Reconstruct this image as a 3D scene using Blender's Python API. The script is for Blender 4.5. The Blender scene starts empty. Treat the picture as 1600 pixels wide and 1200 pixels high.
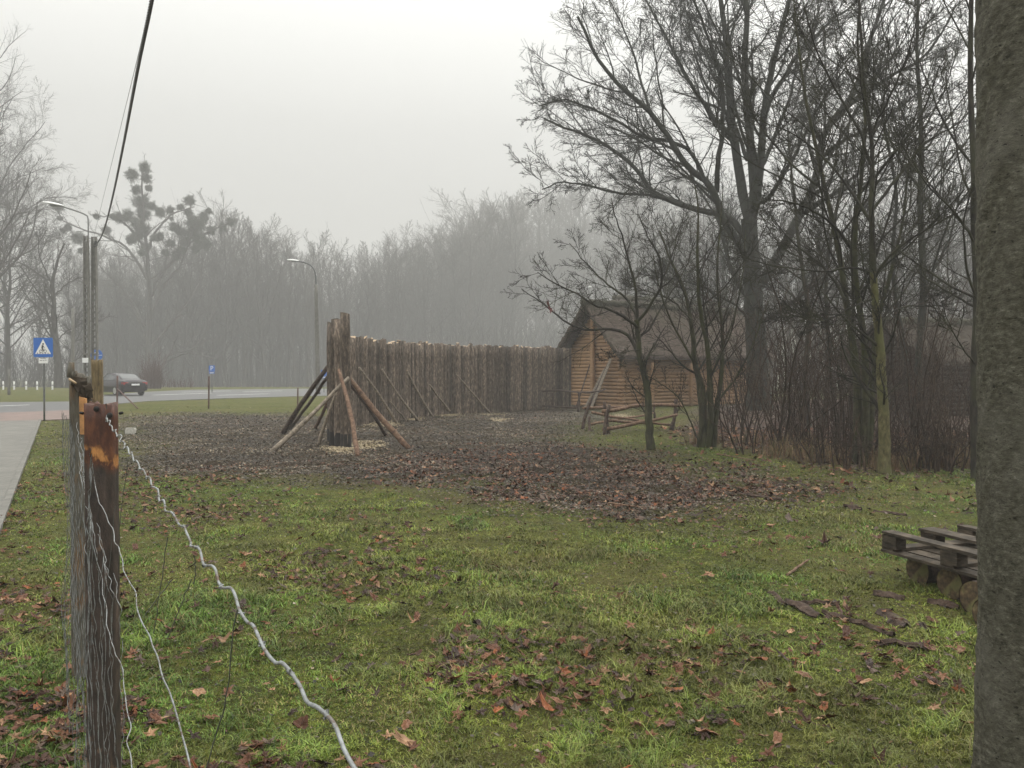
import bpy, math, random
import numpy as np
from mathutils import Vector, Matrix, noise as mnoise

random.seed(7)
rng = np.random.default_rng(11)
SC = bpy.context.scene
COL = SC.collection
PI = math.pi
F = 1290.0
EYE = 1.6
PITCH = math.atan(20 / F)
cp, sp = math.cos(PITCH), math.sin(PITCH)


def ray(px, py):
    xc, yc = (px - 800) / F, (600 - py) / F
    return np.array([xc, cp + yc * sp, -sp + yc * cp])


def W(px, py, d):
    """world point seen at photo pixel (px, py) at distance d along +Y"""
    v = ray(px, py)
    v = v * (d / v[1])
    return np.array([v[0], v[1], v[2] + EYE])


def G(px, py, z=0.0):
    """ground point seen at a photo pixel"""
    v = ray(px, py)
    s = (EYE - z) / -v[2]
    return np.array([v[0] * s, v[1] * s, z])


def dist(py):
    return G(800, py)[1]


# ------------------------------------------------------------------ noise
def _hash(ix, iy, seed):
    h = (ix.astype(np.int64) * 374761393 + iy.astype(np.int64) * 668265263 + seed * 974634777) & 0xFFFFFFFF
    h = ((h ^ (h >> 13)) * 1274126177) & 0xFFFFFFFF
    return ((h ^ (h >> 16)) & 0xFFFF) / 65535.0


def vnoise(x, y, seed=0):
    x = np.asarray(x, float); y = np.asarray(y, float)
    ix = np.floor(x); iy = np.floor(y)
    fx = x - ix; fy = y - iy
    fx = fx * fx * (3 - 2 * fx); fy = fy * fy * (3 - 2 * fy)
    a = _hash(ix, iy, seed); b = _hash(ix + 1, iy, seed)
    c = _hash(ix, iy + 1, seed); d = _hash(ix + 1, iy + 1, seed)
    return (a * (1 - fx) + b * fx) * (1 - fy) + (c * (1 - fx) + d * fx) * fy


def fbm(x, y, s, seed=0, o=4):
    t = 0; a = 0.5; n = 0
    for k in range(o):
        t = t + a * vnoise(np.asarray(x) * s, np.asarray(y) * s, seed + k * 17)
        n += a; a *= 0.5; s *= 2.03
    return t / n


def sdist(px, py, poly):
    """signed distance to polygon, positive inside"""
    px = np.asarray(px, float); py = np.asarray(py, float)
    n = len(poly)
    d = np.full(px.shape, 1e9); inside = np.zeros(px.shape, bool)
    for i in range(n):
        ax, ay = poly[i][:2]; bx, by = poly[(i + 1) % n][:2]
        ex, ey = bx - ax, by - ay
        t = np.clip(((px - ax) * ex + (py - ay) * ey) / (ex * ex + ey * ey + 1e-12), 0, 1)
        d = np.minimum(d, np.hypot(px - ax - t * ex, py - ay - t * ey))
        c = ((ay > py) != (by > py))
        with np.errstate(divide='ignore', invalid='ignore'):
            xi = ax + (py - ay) * ex / (ey if abs(ey) > 1e-12 else 1e-12)
        inside ^= (c & (px < xi))
    return np.where(inside, d, -d)


def sstep(a, b, x):
    t = np.clip((x - a) / (b - a), 0, 1)
    return t * t * (3 - 2 * t)


# ------------------------------------------------------------------ materials
def rgb(c):
    return (c[0], c[1], c[2], 1)


class NT:
    def __init__(s, name):
        s.m = bpy.data.materials.new(name); s.m.use_nodes = True
        s.t = s.m.node_tree; s.b = s.t.nodes['Principled BSDF']

    def n(s, typ, **kw):
        nd = s.t.nodes.new(typ)
        for k, v in kw.items():
            setattr(nd, k, v)
        return nd

    def l(s, a, b):
        s.t.links.new(a, b)

    def coord(s, scale=(1, 1, 1), which='Object'):
        tc = s.n('ShaderNodeTexCoord'); mp = s.n('ShaderNodeMapping')
        mp.inputs['Scale'].default_value = scale
        s.l(tc.outputs[which], mp.inputs['Vector'])
        return mp.outputs['Vector']

    def noise(s, vec, scale, detail=4, rough=0.6):
        nd = s.n('ShaderNodeTexNoise')
        nd.inputs['Scale'].default_value = scale
        nd.inputs['Detail'].default_value = detail
        nd.inputs['Roughness'].default_value = rough
        s.l(vec, nd.inputs['Vector'])
        return nd.outputs['Fac']

    def ramp(s, fac, stops):
        r = s.n('ShaderNodeValToRGB')
        el = r.color_ramp.elements
        while len(el) < len(stops):
            el.new(0.5)
        for e, (p, c) in zip(el, stops):
            e.position = p; e.color = rgb(c)
        s.l(fac, r.inputs['Fac'])
        return r.outputs['Color']

    def mix(s, fac, a, b, mode='MIX'):
        m = s.n('ShaderNodeMix', data_type='RGBA', blend_type=mode)
        for sock, v in ((m.inputs[0], fac), (m.inputs[6], a), (m.inputs[7], b)):
            if isinstance(v, (float, int)):
                sock.default_value = v
            elif isinstance(v, tuple):
                sock.default_value = rgb(v)
            else:
                s.l(v, sock)
        return m.outputs[2]

    def bump(s, h, strength, dist):
        b = s.n('ShaderNodeBump')
        b.inputs['Strength'].default_value = strength
        b.inputs['Distance'].default_value = dist
        s.l(h, b.inputs['Height']); s.l(b.outputs['Normal'], s.b.inputs['Normal'])

    def math(s, op, a, b):
        m = s.n('ShaderNodeMath', operation=op)
        for i, v in enumerate((a, b)):
            if isinstance(v, (float, int)):
                m.inputs[i].default_value = v
            else:
                s.l(v, m.inputs[i])
        return m.outputs[0]

    def attr(s, name):
        a = s.n('ShaderNodeAttribute'); a.attribute_name = name
        return a


def plain(name, col, rough=0.6, metal=0.0, var=0.25, scale=8, bump=0.0, stretch=(1, 1, 1), spec=None):
    t = NT(name); v = t.coord(stretch)
    f = t.noise(v, scale, 5)
    a = tuple(max(0, c * (1 - var)) for c in col); b = tuple(c * (1 + var) for c in col)
    t.l(t.ramp(f, [(0.3, a), (0.7, b)]), t.b.inputs['Base Color'])
    t.b.inputs['Roughness'].default_value = rough
    t.b.inputs['Metallic'].default_value = metal
    if spec is not None:
        t.b.inputs['Specular IOR Level'].default_value = spec
    if bump:
        t.bump(f, 1.0, bump)
    return t.m


def bark(name, dark, mid, light, scale=14, stretch=(1, 1, 0.22), bump=0.015, moss=None, rough=0.85, objvar=0.0):
    t = NT(name); v = t.coord(stretch)
    f = t.noise(v, scale, 7, 0.7)
    f2 = t.noise(t.coord((1, 1, 0.8)), 2.2, 3)
    c = t.ramp(f, [(0.33, dark), (0.5, mid), (0.68, light)])
    if moss:
        c = t.mix(t.ramp(f2, [(0.45, (0, 0, 0)), (0.62, (1, 1, 1))]), c, moss)
    if objvar:
        oi = t.n('ShaderNodeObjectInfo')
        k = t.math('MULTIPLY_ADD', oi.outputs['Random'], objvar * 2)
        k.node.inputs[2].default_value = 1 - objvar
        mm = t.n('ShaderNodeVectorMath', operation='SCALE')
        t.l(c, mm.inputs[0]); t.l(k, mm.inputs['Scale'])
        c = mm.outputs[0]
    t.l(c, t.b.inputs['Base Color'])
    t.b.inputs['Roughness'].default_value = rough
    t.b.inputs['Specular IOR Level'].default_value = 0.25
    t.bump(f, 1.0, bump)
    return t.m


def vcol_mat(name, rough=0.6, var=0.2, scale=20, spec=0.3, trans=0.0, bump=0):
    t = NT(name); a = t.attr('col')
    f = t.noise(t.coord(), scale, 3)
    k = t.ramp(f, [(0.3, (1 - var,) * 3), (0.7, (1 + var,) * 3)])
    t.l(t.mix(1.0, a.outputs['Color'], k, 'MULTIPLY'), t.b.inputs['Base Color'])
    t.b.inputs['Roughness'].default_value = rough
    t.b.inputs['Specular IOR Level'].default_value = spec
    if bump:
        t.bump(f, 1.0, bump)
    return t.m


M = {}
M['twig_oak'] = bark('oak_bark', (0.012, 0.012, 0.01), (0.028, 0.028, 0.024), (0.055, 0.054, 0.044), 12, moss=(0.028, 0.031, 0.02))
M['twig_dark'] = bark('dark_bark', (0.012, 0.011, 0.009), (0.028, 0.024, 0.02), (0.055, 0.047, 0.037), 20, moss=(0.05, 0.05, 0.03))
M['bark_moss'] = bark('mossy_bark', (0.018, 0.017, 0.011), (0.042, 0.04, 0.024), (0.10, 0.095, 0.055), 16, moss=(0.048, 0.052, 0.02))
M['bark_yellow'] = bark('yellow_green_bark', (0.035, 0.03, 0.016), (0.10, 0.088, 0.04), (0.19, 0.17, 0.085), 16, (1, 1, 0.5), moss=(0.11, 0.11, 0.045))
M['bark_far'] = bark('far_bark', (0.03, 0.027, 0.024), (0.055, 0.05, 0.044), (0.085, 0.078, 0.068), 6, objvar=0.35)
M['bark_far_red'] = bark('far_red_bark', (0.06, 0.035, 0.032), (0.095, 0.06, 0.054), (0.13, 0.09, 0.08), 6)
M['shrub'] = bark('shrub_bark', (0.02, 0.014, 0.01), (0.048, 0.033, 0.024), (0.1, 0.07, 0.05), 20, objvar=0.4)
M['mistletoe'] = plain('mistletoe_green', (0.035, 0.045, 0.022), 0.7, var=0.4, scale=5)


def palis(name, d, m, l):
    t = NT(name); v = t.coord((1, 1, 0.12), 'Generated')
    oi = t.n('ShaderNodeObjectInfo')
    vm = t.n('ShaderNodeVectorMath', operation='ADD'); t.l(t.coord((1, 1, 0.3)), vm.inputs[0])
    cx = t.n('ShaderNodeCombineXYZ'); t.l(t.math('MULTIPLY', oi.outputs['Random'], 40.0), cx.inputs[0]); t.l(cx.outputs[0], vm.inputs[1])
    f = t.noise(vm.outputs[0], 22, 8, 0.72)
    c = t.ramp(f, [(0.3, d), (0.5, m), (0.66, l), (0.75, (l[0] * 1.9, l[1] * 1.8, l[2] * 1.6))])
    k = t.math('MULTIPLY_ADD', oi.outputs['Random'], 1.0); k.node.inputs[2].default_value = 0.5
    mm = t.n('ShaderNodeVectorMath', operation='SCALE'); t.l(c, mm.inputs[0]); t.l(k, mm.inputs['Scale'])
    t.l(mm.outputs[0], t.b.inputs['Base Color'])
    t.b.inputs['Roughness'].default_value = 0.8
    t.b.inputs['Specular IOR Level'].default_value = 0.25
    t.bump(f, 1.0, 0.03)
    return t.m


M['palisade'] = palis('palisade_bark', (0.028, 0.022, 0.018), (0.108, 0.084, 0.066), (0.3, 0.24, 0.185))
M['pole_wood'] = bark('pole_wood', (0.06, 0.035, 0.025), (0.15, 0.09, 0.06), (0.27, 0.18, 0.12), 16, (1, 1, 1))
M['pole_dark'] = bark('dark_pole_wood', (0.03, 0.022, 0.018), (0.075, 0.052, 0.042), (0.15, 0.11, 0.085), 16, (1, 1, 1))
M['pole_grey'] = bark('grey_pole_wood', (0.11, 0.09, 0.07), (0.24, 0.2, 0.155), (0.4, 0.34, 0.27), 16, (1, 1, 1))
M['cut_wood'] = plain('cut_wood', (0.36, 0.26, 0.16), 0.7, var=0.25, scale=14)
M['cut_old'] = plain('weathered_cut_wood', (0.22, 0.15, 0.085), 0.8, var=0.5, scale=18)


def logwall_mat():
    t = NT('hut_log_wood')
    f = t.noise(t.coord((1, 1, 1)), 1.3, 4); g = t.noise(t.coord((1, 1, 9)), 5, 5)
    c = t.ramp(g, [(0.3, (0.17, 0.09, 0.042)), (0.7, (0.44, 0.27, 0.14))])
    c = t.mix(t.ramp(f, [(0.4, (0, 0, 0)), (0.65, (0.7, 0.7, 0.7))]), c, (0.34, 0.2, 0.1))
    t.l(c, t.b.inputs['Base Color']); t.b.inputs['Roughness'].default_value = 0.75
    t.bump(g, 1, 0.01)
    return t.m


M['hut_log'] = logwall_mat()
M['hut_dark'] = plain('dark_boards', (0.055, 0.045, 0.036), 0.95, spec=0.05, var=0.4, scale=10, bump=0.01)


def roof_mat():
    t = NT('shingle_roof')
    f = t.noise(t.coord((1.2, 1.2, 9)), 4, 6, 0.7); g = t.noise(t.coord(), 0.7, 3)
    c = t.ramp(f, [(0.3, (0.035, 0.027, 0.022)), (0.5, (0.09, 0.07, 0.058)), (0.7, (0.2, 0.155, 0.13))])
    c = t.mix(t.ramp(g, [(0.45, (0, 0, 0)), (0.7, (0.6, 0.6, 0.6))]), c, (0.085, 0.08, 0.055))
    t.l(c, t.b.inputs['Base Color']); t.b.inputs['Roughness'].default_value = 1.0
    t.b.inputs['Specular IOR Level'].default_value = 0.03
    t.bump(f, 1, 0.05)
    return t.m


M['roof'] = roof_mat()
M['thatch'] = plain('mossy_thatch', (0.06, 0.055, 0.035), 0.95, var=0.5, scale=14, bump=0.04)
def wire_mat():
    t = NT('galvanised_wire'); f = t.noise(t.coord(), 55, 4, .7)
    t.l(t.ramp(f, [(.36, (.10, .065, .045)), (.46, (.2, .205, .2)), (.62, (.3, .32, .325))]), t.b.inputs['Base Color'])
    t.b.inputs['Metallic'].default_value = .5; t.b.inputs['Roughness'].default_value = .5
    return t.m


M['wire'] = wire_mat()
M['wire_dull'] = plain('dull_wire', (0.12, 0.125, 0.12), 0.5, 0.4, var=0.3, scale=60)
M['concrete'] = plain('concrete', (0.13, 0.125, 0.11), 0.85, var=0.3, scale=6, bump=0.004)
M['metal_grey'] = plain('grey_metal', (0.16, 0.165, 0.16), 0.5, 0.5, var=0.15)
M['lamp_white'] = plain('lamp_sky_reflection', (0.85, 0.86, 0.85), 0.15, 0, var=0.03)  # lamp heads coloured white to stand in for the sky reflected in them
M['lamp_grey'] = plain('lamp_housing', (0.1, 0.105, 0.105), 0.4, 0.3, var=0.1)
M['sign_blue'] = plain('sign_blue', (0.02, 0.13, 0.48), 0.35, 0, var=0.08)
M['sign_white'] = plain('sign_white', (0.8, 0.8, 0.79), 0.4, 0, var=0.06)
M['sign_back'] = plain('sign_back_metal', (0.4, 0.4, 0.4), 0.5, 0.4, var=0.1)
M['black'] = plain('black_print', (0.015, 0.015, 0.015), 0.5, 0, var=0.2)
M['cable'] = plain('black_cable', (0.02, 0.02, 0.02), 0.5, 0, var=0.4, scale=30)
M['rust_stake'] = plain('rusty_stake', (0.09, 0.045, 0.034), 0.8, 0.1, var=0.45, scale=14)
M['car_paint'] = plain('dark_car_paint', (0.022, 0.018, 0.022), 0.22, 0.3, var=0.1)
M['car_glass'] = plain('car_glass', (0.03, 0.035, 0.035), 0.06, 0.0, var=0.1, spec=0.9)
M['tail_light'] = plain('red_tail_light', (0.35, 0.02, 0.02), 0.2, 0, var=0.1)
M['rubber'] = plain('tyre_rubber', (0.02, 0.02, 0.02), 0.85, 0, var=0.2)
M['alloy'] = plain('alloy_rim', (0.5, 0.5, 0.5), 0.35, 0.8, var=0.1)
M['chrome'] = plain('chrome_trim', (0.6, 0.6, 0.6), 0.15, 1.0, var=0.05)
M['red_paint'] = plain('red_paint', (0.45, 0.04, 0.03), 0.5, var=0.1)
M['pallet'] = bark('pallet_wood', (0.02, 0.016, 0.012), (0.05, 0.04, 0.029), (0.12, 0.095, 0.07), 10, (0.6, 0.6, 2))
M['bark_strip'] = bark('loose_bark', (0.012, 0.008, 0.006), (0.038, 0.023, 0.016), (0.09, 0.06, 0.042), 14, (1, 1, 1))
M['sawdust'] = plain('sawdust', (0.38, 0.31, 0.2), 0.95, var=0.35, scale=25)
M['stone'] = plain('pale_block', (0.42, 0.4, 0.36), 0.9, var=0.25, scale=20)


# ------------------------------------------------------------------ mesh accumulation
class MB:
    def __init__(s):
        s.v = []; s.q = []; s.t = []; s.ng = []; s.c = []; s.n = 0

    def add(s, v, quads=None, tris=None, col=None):
        v = np.asarray(v, float).reshape(-1, 3)
        s.v.append(v)
        if quads is not None and len(quads):
            s.q.append(np.asarray(quads, np.int64).reshape(-1, 4) + s.n)
        if tris is not None and len(tris):
            s.t.append(np.asarray(tris, np.int64).reshape(-1, 3) + s.n)
        if col is not None:
            s.c.append(np.broadcast_to(np.asarray(col, float), (len(v), 3)))
        s.n += len(v)
        return s

    def build(s, name, mat, parent=None, smooth=True, loc=None, rot=None):
        me = bpy.data.meshes.new(name)
        V = np.concatenate(s.v) if s.v else np.zeros((0, 3))
        if loc is not None:
            V = V - np.asarray(loc)
        Q = np.concatenate(s.q) if s.q else np.zeros((0, 4), np.int64)
        T = np.concatenate(s.t) if s.t else np.zeros((0, 3), np.int64)
        me.vertices.add(len(V)); me.vertices.foreach_set('co', V.astype(np.float32).ravel())
        nl = Q.size + T.size
        me.loops.add(nl); me.loops.foreach_set('vertex_index', np.concatenate([Q.ravel(), T.ravel()]).astype(np.int32))
        npl = len(Q) + len(T)
        me.polygons.add(npl)
        st = np.concatenate([np.arange(len(Q)) * 4, Q.size + np.arange(len(T)) * 3]).astype(np.int32)
        me.polygons.foreach_set('loop_start', st)
        me.polygons.foreach_set('use_smooth', np.full(npl, smooth, bool))
        me.update(calc_edges=True)
        if s.c:
            Cc = np.concatenate(s.c)
            at = me.color_attributes.new('col', 'FLOAT_COLOR', 'POINT')
            at.data.foreach_set('color', np.concatenate([Cc, np.ones((len(Cc), 1))], 1).astype(np.float32).ravel())
        o = bpy.data.objects.new(name, me); COL.objects.link(o)
        if mat is not None:
            me.materials.append(mat)
        if loc is not None:
            o.location = tuple(loc)
        if parent is not None:
            o.parent = parent
            if loc is not None:
                o.location = tuple(np.asarray(loc) - np.array(parent.location))
        return o


def child(mb, name, mat, parent, smooth=True):
    """mesh given in world coordinates, parented to an empty (or mesh) at parent's world location"""
    p = parent; wl = np.zeros(3)
    while p is not None:
        wl = wl + np.array(p.location); p = p.parent
    o = mb.build(name, mat, None, smooth)
    me = o.data
    co = np.empty(len(me.vertices) * 3, np.float32); me.vertices.foreach_get('co', co)
    co = (co.reshape(-1, 3) - wl.astype(np.float32)); me.vertices.foreach_set('co', co.ravel()); me.update()
    o.parent = parent
    return o


def tag(o, label=None, cat=None, group=None, kind=None):
    if label: o['label'] = label
    if cat: o['category'] = cat
    if group: o['group'] = group
    if kind: o['kind'] = kind
    return o


def thing(name, label, cat, loc=(0, 0, 0), group=None, rz=0):
    o = bpy.data.objects.new(name, None); COL.objects.link(o)
    o.empty_display_size = 0.2
    o.location = tuple(float(a) for a in loc); o.rotation_euler = (0, 0, rz)
    return tag(o, label, cat, group)


def copy_tree(o, parent=None):
    c = o.copy(); COL.objects.link(c); c.parent = parent
    for ch in o.children:
        copy_tree(ch, c)
    return c


def tubes(mb, P, R, S=6, cap=False, col=None):
    P = np.asarray(P, float); R = np.asarray(R, float)
    if P.ndim == 2:
        P = P[None]; R = R[None]
    N, K = P.shape[:2]
    T = np.gradient(P, axis=1)
    T /= np.linalg.norm(T, axis=2, keepdims=True) + 1e-12
    m = np.abs(T).mean(1)
    a = np.zeros((N, 3)); a[np.arange(N), m.argmin(1)] = 1
    U = np.cross(T, a[:, None, :]); U /= np.linalg.norm(U, axis=2, keepdims=True) + 1e-12
    Vv = np.cross(T, U)
    th = np.arange(S) * 2 * PI / S
    ring = P[:, :, None] + R[:, :, None, None] * (np.cos(th)[None, None, :, None] * U[:, :, None] + np.sin(th)[None, None, :, None] * Vv[:, :, None])
    verts = ring.reshape(-1, 3)
    k, s_ = np.meshgrid(np.arange(K - 1), np.arange(S), indexing='ij')
    q = np.stack([k * S + s_, k * S + (s_ + 1) % S, (k + 1) * S + (s_ + 1) % S, (k + 1) * S + s_], -1).reshape(-1, 4)
    q = (q[None] + (np.arange(N) * K * S)[:, None, None]).reshape(-1, 4)
    tr = None
    if cap:
        verts = np.concatenate([verts, P[:, 0], P[:, -1]])
        tr = []
        for i in range(N):
            b = i * K * S
            for s2 in range(S):
                tr.append((N * K * S + i, b + (s2 + 1) % S, b + s2))
                e = b + (K - 1) * S
                tr.append((N * K * S + N + i, e + s2, e + (s2 + 1) % S))
    mb.add(verts, q, tr, col)
    return mb


def box(mb, c, size, rot=None, jit=0, col=None):
    """box centred at c, size (x,y,z), rot 3x3; chamfered look through jitter only"""
    s = np.array([[x, y, z] for x in (-.5, .5) for y in (-.5, .5) for z in (-.5, .5)]) * np.array(size)
    if jit:
        s = s + rng.normal(0, jit, s.shape)
    if rot is not None:
        s = s @ np.asarray(rot).T
    s = s + np.asarray(c)
    q = [(0, 1, 3, 2), (4, 6, 7, 5), (0, 4, 5, 1), (2, 3, 7, 6), (0, 2, 6, 4), (1, 5, 7, 3)]
    mb.add(s, q, None, col)
    return mb


def rz(a):
    c, s = math.cos(a), math.sin(a)
    return np.array([[c, -s, 0], [s, c, 0], [0, 0, 1]])


def resample(pts, K, wob=0.0, g=rng):
    pts = np.asarray(pts, float)
    seg = np.r_[0, np.cumsum(np.linalg.norm(np.diff(pts, axis=0), axis=1))]
    # catmull-rom through the points
    t = np.linspace(0, seg[-1], K)
    n = len(pts); out = np.zeros((K, 3))
    idx = np.clip(np.searchsorted(seg, t, 'right') - 1, 0, n - 2)
    for j, i in enumerate(idx):
        p1, p2 = pts[i], pts[i + 1]
        p0 = pts[i - 1] if i > 0 else 2 * p1 - p2
        p3 = pts[i + 2] if i < n - 2 else 2 * p2 - p1
        u = (t[j] - seg[i]) / (seg[i + 1] - seg[i])
        out[j] = 0.5 * (2 * p1 + (p2 - p0) * u + (2 * p0 - 5 * p1 + 4 * p2 - p3) * u * u + (3 * p1 - p0 - 3 * p2 + p3) * u ** 3)
    if wob:
        w = g.normal(0, wob, (K, 3)); w[0] = 0
        out += w
    return out


def sprout(P, R, n, t0, t1, ang, angsd, ln, K, wob, up, rr, g, lnabs=None, rmin=0.003, tip=0.35, fall=0.6, gl=None, flat=0):
    N, Kp = P.shape[:2]
    t = (np.arange(n)[None] + g.random((N, n))) / n * (t1 - t0) + t0
    f = t * (Kp - 1); i = np.clip(f.astype(int), 0, Kp - 2); a = (f - i)[..., None]
    ar = np.arange(N)[:, None]
    pos = P[ar, i] * (1 - a) + P[ar, i + 1] * a
    tan = P[ar, i + 1] - P[ar, i]; tan /= np.linalg.norm(tan, axis=2, keepdims=True) + 1e-12
    rad = R[ar, i] * (1 - a[..., 0]) + R[ar, i + 1] * a[..., 0]
    plen = np.linalg.norm(np.diff(P, axis=1), axis=2).sum(1)[:, None]
    L = (ln * plen if lnabs is None else lnabs) * (1 - fall * (t - t0) / max(1e-6, t1 - t0)) * np.exp(g.normal(0, 0.25, t.shape))
    pv = g.normal(0, 1, tan.shape)
    if flat:
        pv[..., 2] *= 1 - flat
    pv -= (pv * tan).sum(2, keepdims=True) * tan; pv /= np.linalg.norm(pv, axis=2, keepdims=True) + 1e-12
    an = np.radians(g.normal(ang, angsd, t.shape))[..., None]
    d = np.cos(an) * tan + np.sin(an) * pv
    M_ = N * n
    d = d.reshape(M_, 3); pos = pos.reshape(M_, 3); L = L.reshape(M_); rad = rad.reshape(M_)
    out = np.zeros((M_, K, 3)); out[:, 0] = pos
    for k in range(1, K):
        d = d + g.normal(0, wob, d.shape); d[:, 2] += up
        d /= np.linalg.norm(d, axis=1, keepdims=True)
        out[:, k] = out[:, k - 1] + d * (L / (K - 1))[:, None]
    r0 = np.maximum(np.minimum(rad * rr, 0.02 * L + 0.004), rmin)
    RR = np.maximum(r0[:, None] * np.linspace(1, tip, K)[None], rmin)
    if gl is not None:
        out = out[out[:, :, 2].min(1) > gl]; RR = RR[:len(out)]
    return out, RR


# ------------------------------------------------------------------ camera, world, sun, haze
cam = bpy.data.cameras.new('camera'); camo = bpy.data.objects.new('camera', cam); COL.objects.link(camo)
cam.sensor_width = 36; cam.lens = F / 1600 * 36
cam.clip_start = 0.02; cam.clip_end = 3000
camo.location = (0, 0, EYE); camo.rotation_euler = (PI / 2 - PITCH, 0, 0)
SC.camera = camo

SUN_EL, SUN_AZ = math.radians(38), math.radians(35)     # direction the light comes from, azimuth from +Y towards +X
w = bpy.data.worlds.new('World'); SC.world = w; w.use_nodes = True
nt = w.node_tree; bg = nt.nodes['Background']
sky = nt.nodes.new('ShaderNodeTexSky'); sky.sky_type = 'NISHITA'; sky.sun_disc = False
sky.sun_elevation = SUN_EL; sky.sun_rotation = SUN_AZ; sky.air_density = 1.0; sky.dust_density = 6; sky.ozone_density = 1
hs = nt.nodes.new('ShaderNodeHueSaturation'); hs.inputs['Saturation'].default_value = 0.10
nt.links.new(sky.outputs[0], hs.inputs['Color'])
tc = nt.nodes.new('ShaderNodeTexCoord'); sx = nt.nodes.new('ShaderNodeSeparateXYZ'); nt.links.new(tc.outputs['Generated'], sx.inputs[0])
rp = nt.nodes.new('ShaderNodeValToRGB')
nt.links.new(sx.outputs['Z'], rp.inputs['Fac'])
el = rp.color_ramp.elements
SKY_STOPS = [(0.0, 4.6), (0.16, 5.0), (0.28, 6.8), (0.42, 10.4), (0.7, 22.0), (1.0, 30.0)]
while len(el) < len(SKY_STOPS): el.new(0.5)
for e, (p, k) in zip(el, SKY_STOPS):
    e.position = p; e.color = (k / 30, k / 30, k / 30 * 0.96, 1)
sc_ = nt.nodes.new('ShaderNodeVectorMath'); sc_.operation = 'SCALE'; sc_.inputs['Scale'].default_value = 30.0
nt.links.new(rp.outputs[0], sc_.inputs[0])
mx = nt.nodes.new('ShaderNodeMix'); mx.data_type = 'RGBA'; mx.inputs[0].default_value = 0.88    # cloud deck over the clear sky
nt.links.new(hs.outputs[0], mx.inputs[6]); nt.links.new(sc_.outputs[0], mx.inputs[7])
nt.links.new(mx.outputs[2], bg.inputs['Color'])
bg.inputs['Strength'].default_value = 0.1

sun = bpy.data.lights.new('sun', 'SUN'); suno = bpy.data.objects.new('sun', sun); COL.objects.link(suno)
sun.energy = 1.2; sun.angle = math.radians(30); sun.color = (1, 0.96, 0.9)
sd = Vector((math.sin(SUN_AZ) * math.cos(SUN_EL), math.cos(SUN_AZ) * math.cos(SUN_EL), math.sin(SUN_EL)))
suno.rotation_euler = sd.to_track_quat('Z', 'Y').to_euler()

SC.view_settings.view_transform = 'Standard'; SC.view_settings.look = 'None'
SC.view_settings.exposure = 0.32; SC.view_settings.gamma = 1.0
SC.render.engine = 'CYCLES'
SC.cycles.use_denoising = True
SC.cycles.volume_bounces = 0
SC.cycles.max_bounces = 5
SC.cycles.diffuse_bounces = 3
SC.cycles.use_adaptive_sampling = True
SC.cycles.adaptive_threshold = 0.02

HAZE_TOP = 66.0
mb = MB(); box(mb, (0, 0, (HAZE_TOP - 1.5) / 2), (860, 860, HAZE_TOP + 1.5))
hz = mb.build('haze', None, smooth=False)
hm = bpy.data.materials.new('haze_air'); hm.use_nodes = True
hn = hm.node_tree; hn.nodes.remove(hn.nodes['Principled BSDF'])
pv = hn.nodes.new('ShaderNodeVolumePrincipled')
pv.inputs['Color'].default_value = (0.95, 0.95, 0.925, 1); pv.inputs['Density'].default_value = 0.0026
pv.inputs['Anisotropy'].default_value = 0.0
hn.links.new(pv.outputs[0], hn.nodes['Material Output'].inputs['Volume'])
hz.data.materials.append(hm); tag(hz, 'thin grey winter fog hanging over the whole field', 'haze', kind='stuff')

# ------------------------------------------------------------------ ground layout (world polygons)
MUD = [G(*p)[:2] for p in [(186, 652), (260, 647), (440, 647), (530, 655), (700, 645), (860, 633), (950, 632), (940, 660), (890, 688), (1000, 706), (1070, 722), (1130, 744), (1190, 768), (1160, 780), (1070, 790), (990, 800), (900, 788), (820, 775), (700, 757), (520, 752), (400, 745), (260, 742), (200, 735), (186, 700)]]
WOODF = [G(*p)[:2] for p in [(1060, 688), (1090, 640), (1200, 625), (1900, 612), (1900, 760), (1540, 728), (1380, 738), (1240, 718), (1130, 702)]]
# sidewalk: straight strip of block paving, right edge runs from (-4.57,7.4) to (-15.1,26.5)
e0, e1 = G(-26, 860)[:2], G(60, 658)[:2]
sdv = (e1 - e0) / np.linalg.norm(e1 - e0); snv = np.array([sdv[1], -sdv[0]])    # snv points right (+x)
WALK = [e0 - sdv * 14, e1, e1 - snv * 3.2, e0 - sdv * 14 - snv * 3.2]
REDP = [e1, G(140, 655)[:2], G(160, 640)[:2], G(108, 642)[:2], G(0, 646)[:2], G(-200, 652)[:2], G(-200, 668)[:2], e1 - snv * 3.2 - sdv * 1.0]
ROAD = [G(*p)[:2] for p in [(-500, 668), (0, 646), (108, 642), (160, 633), (230, 627), (360, 622.5), (480, 619), (620, 617), (760, 616), (760, 607.5), (480, 607.5), (300, 609), (235, 612), (150, 618), (120, 627.5), (0, 628.5), (-500, 640)]]
HARD = [WALK, REDP, ROAD]


def zg(x, y):
    x = np.asarray(x, float); y = np.asarray(y, float)
    h = 24 * sstep(215, 420, y + 0.25 * x) * sstep(-60, 60, x + 0.15 * y)
    h = h - 1.9 * sstep(78, 150, y) + 0.03 * (fbm(x, y, 0.35, 5, 2) - 0.5)
    flat = np.ones_like(h)
    return h * flat - 0.0


def masks(x, y, fine=True):
    n1 = fbm(x, y, 0.5, 31, 4) - 0.5
    n2 = fbm(x, y, 2.2, 57, 3) - 0.5
    soft = 1.0 + 0.05 * np.hypot(x, y)
    mud = sstep(-1, 1, (sdist(x, y, MUD) + n1 * 2.6 + n2 * 1.2) / soft)
    wood = sstep(-1, 1, (sdist(x, y, WOODF) + n1 * 2.0 + n2 * 1.0) / 1.0)
    hard = np.zeros_like(mud)
    for p in HARD:
        hard = np.maximum(hard, (sdist(x, y, p) > 0).astype(float))
    return mud, wood, hard


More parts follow.
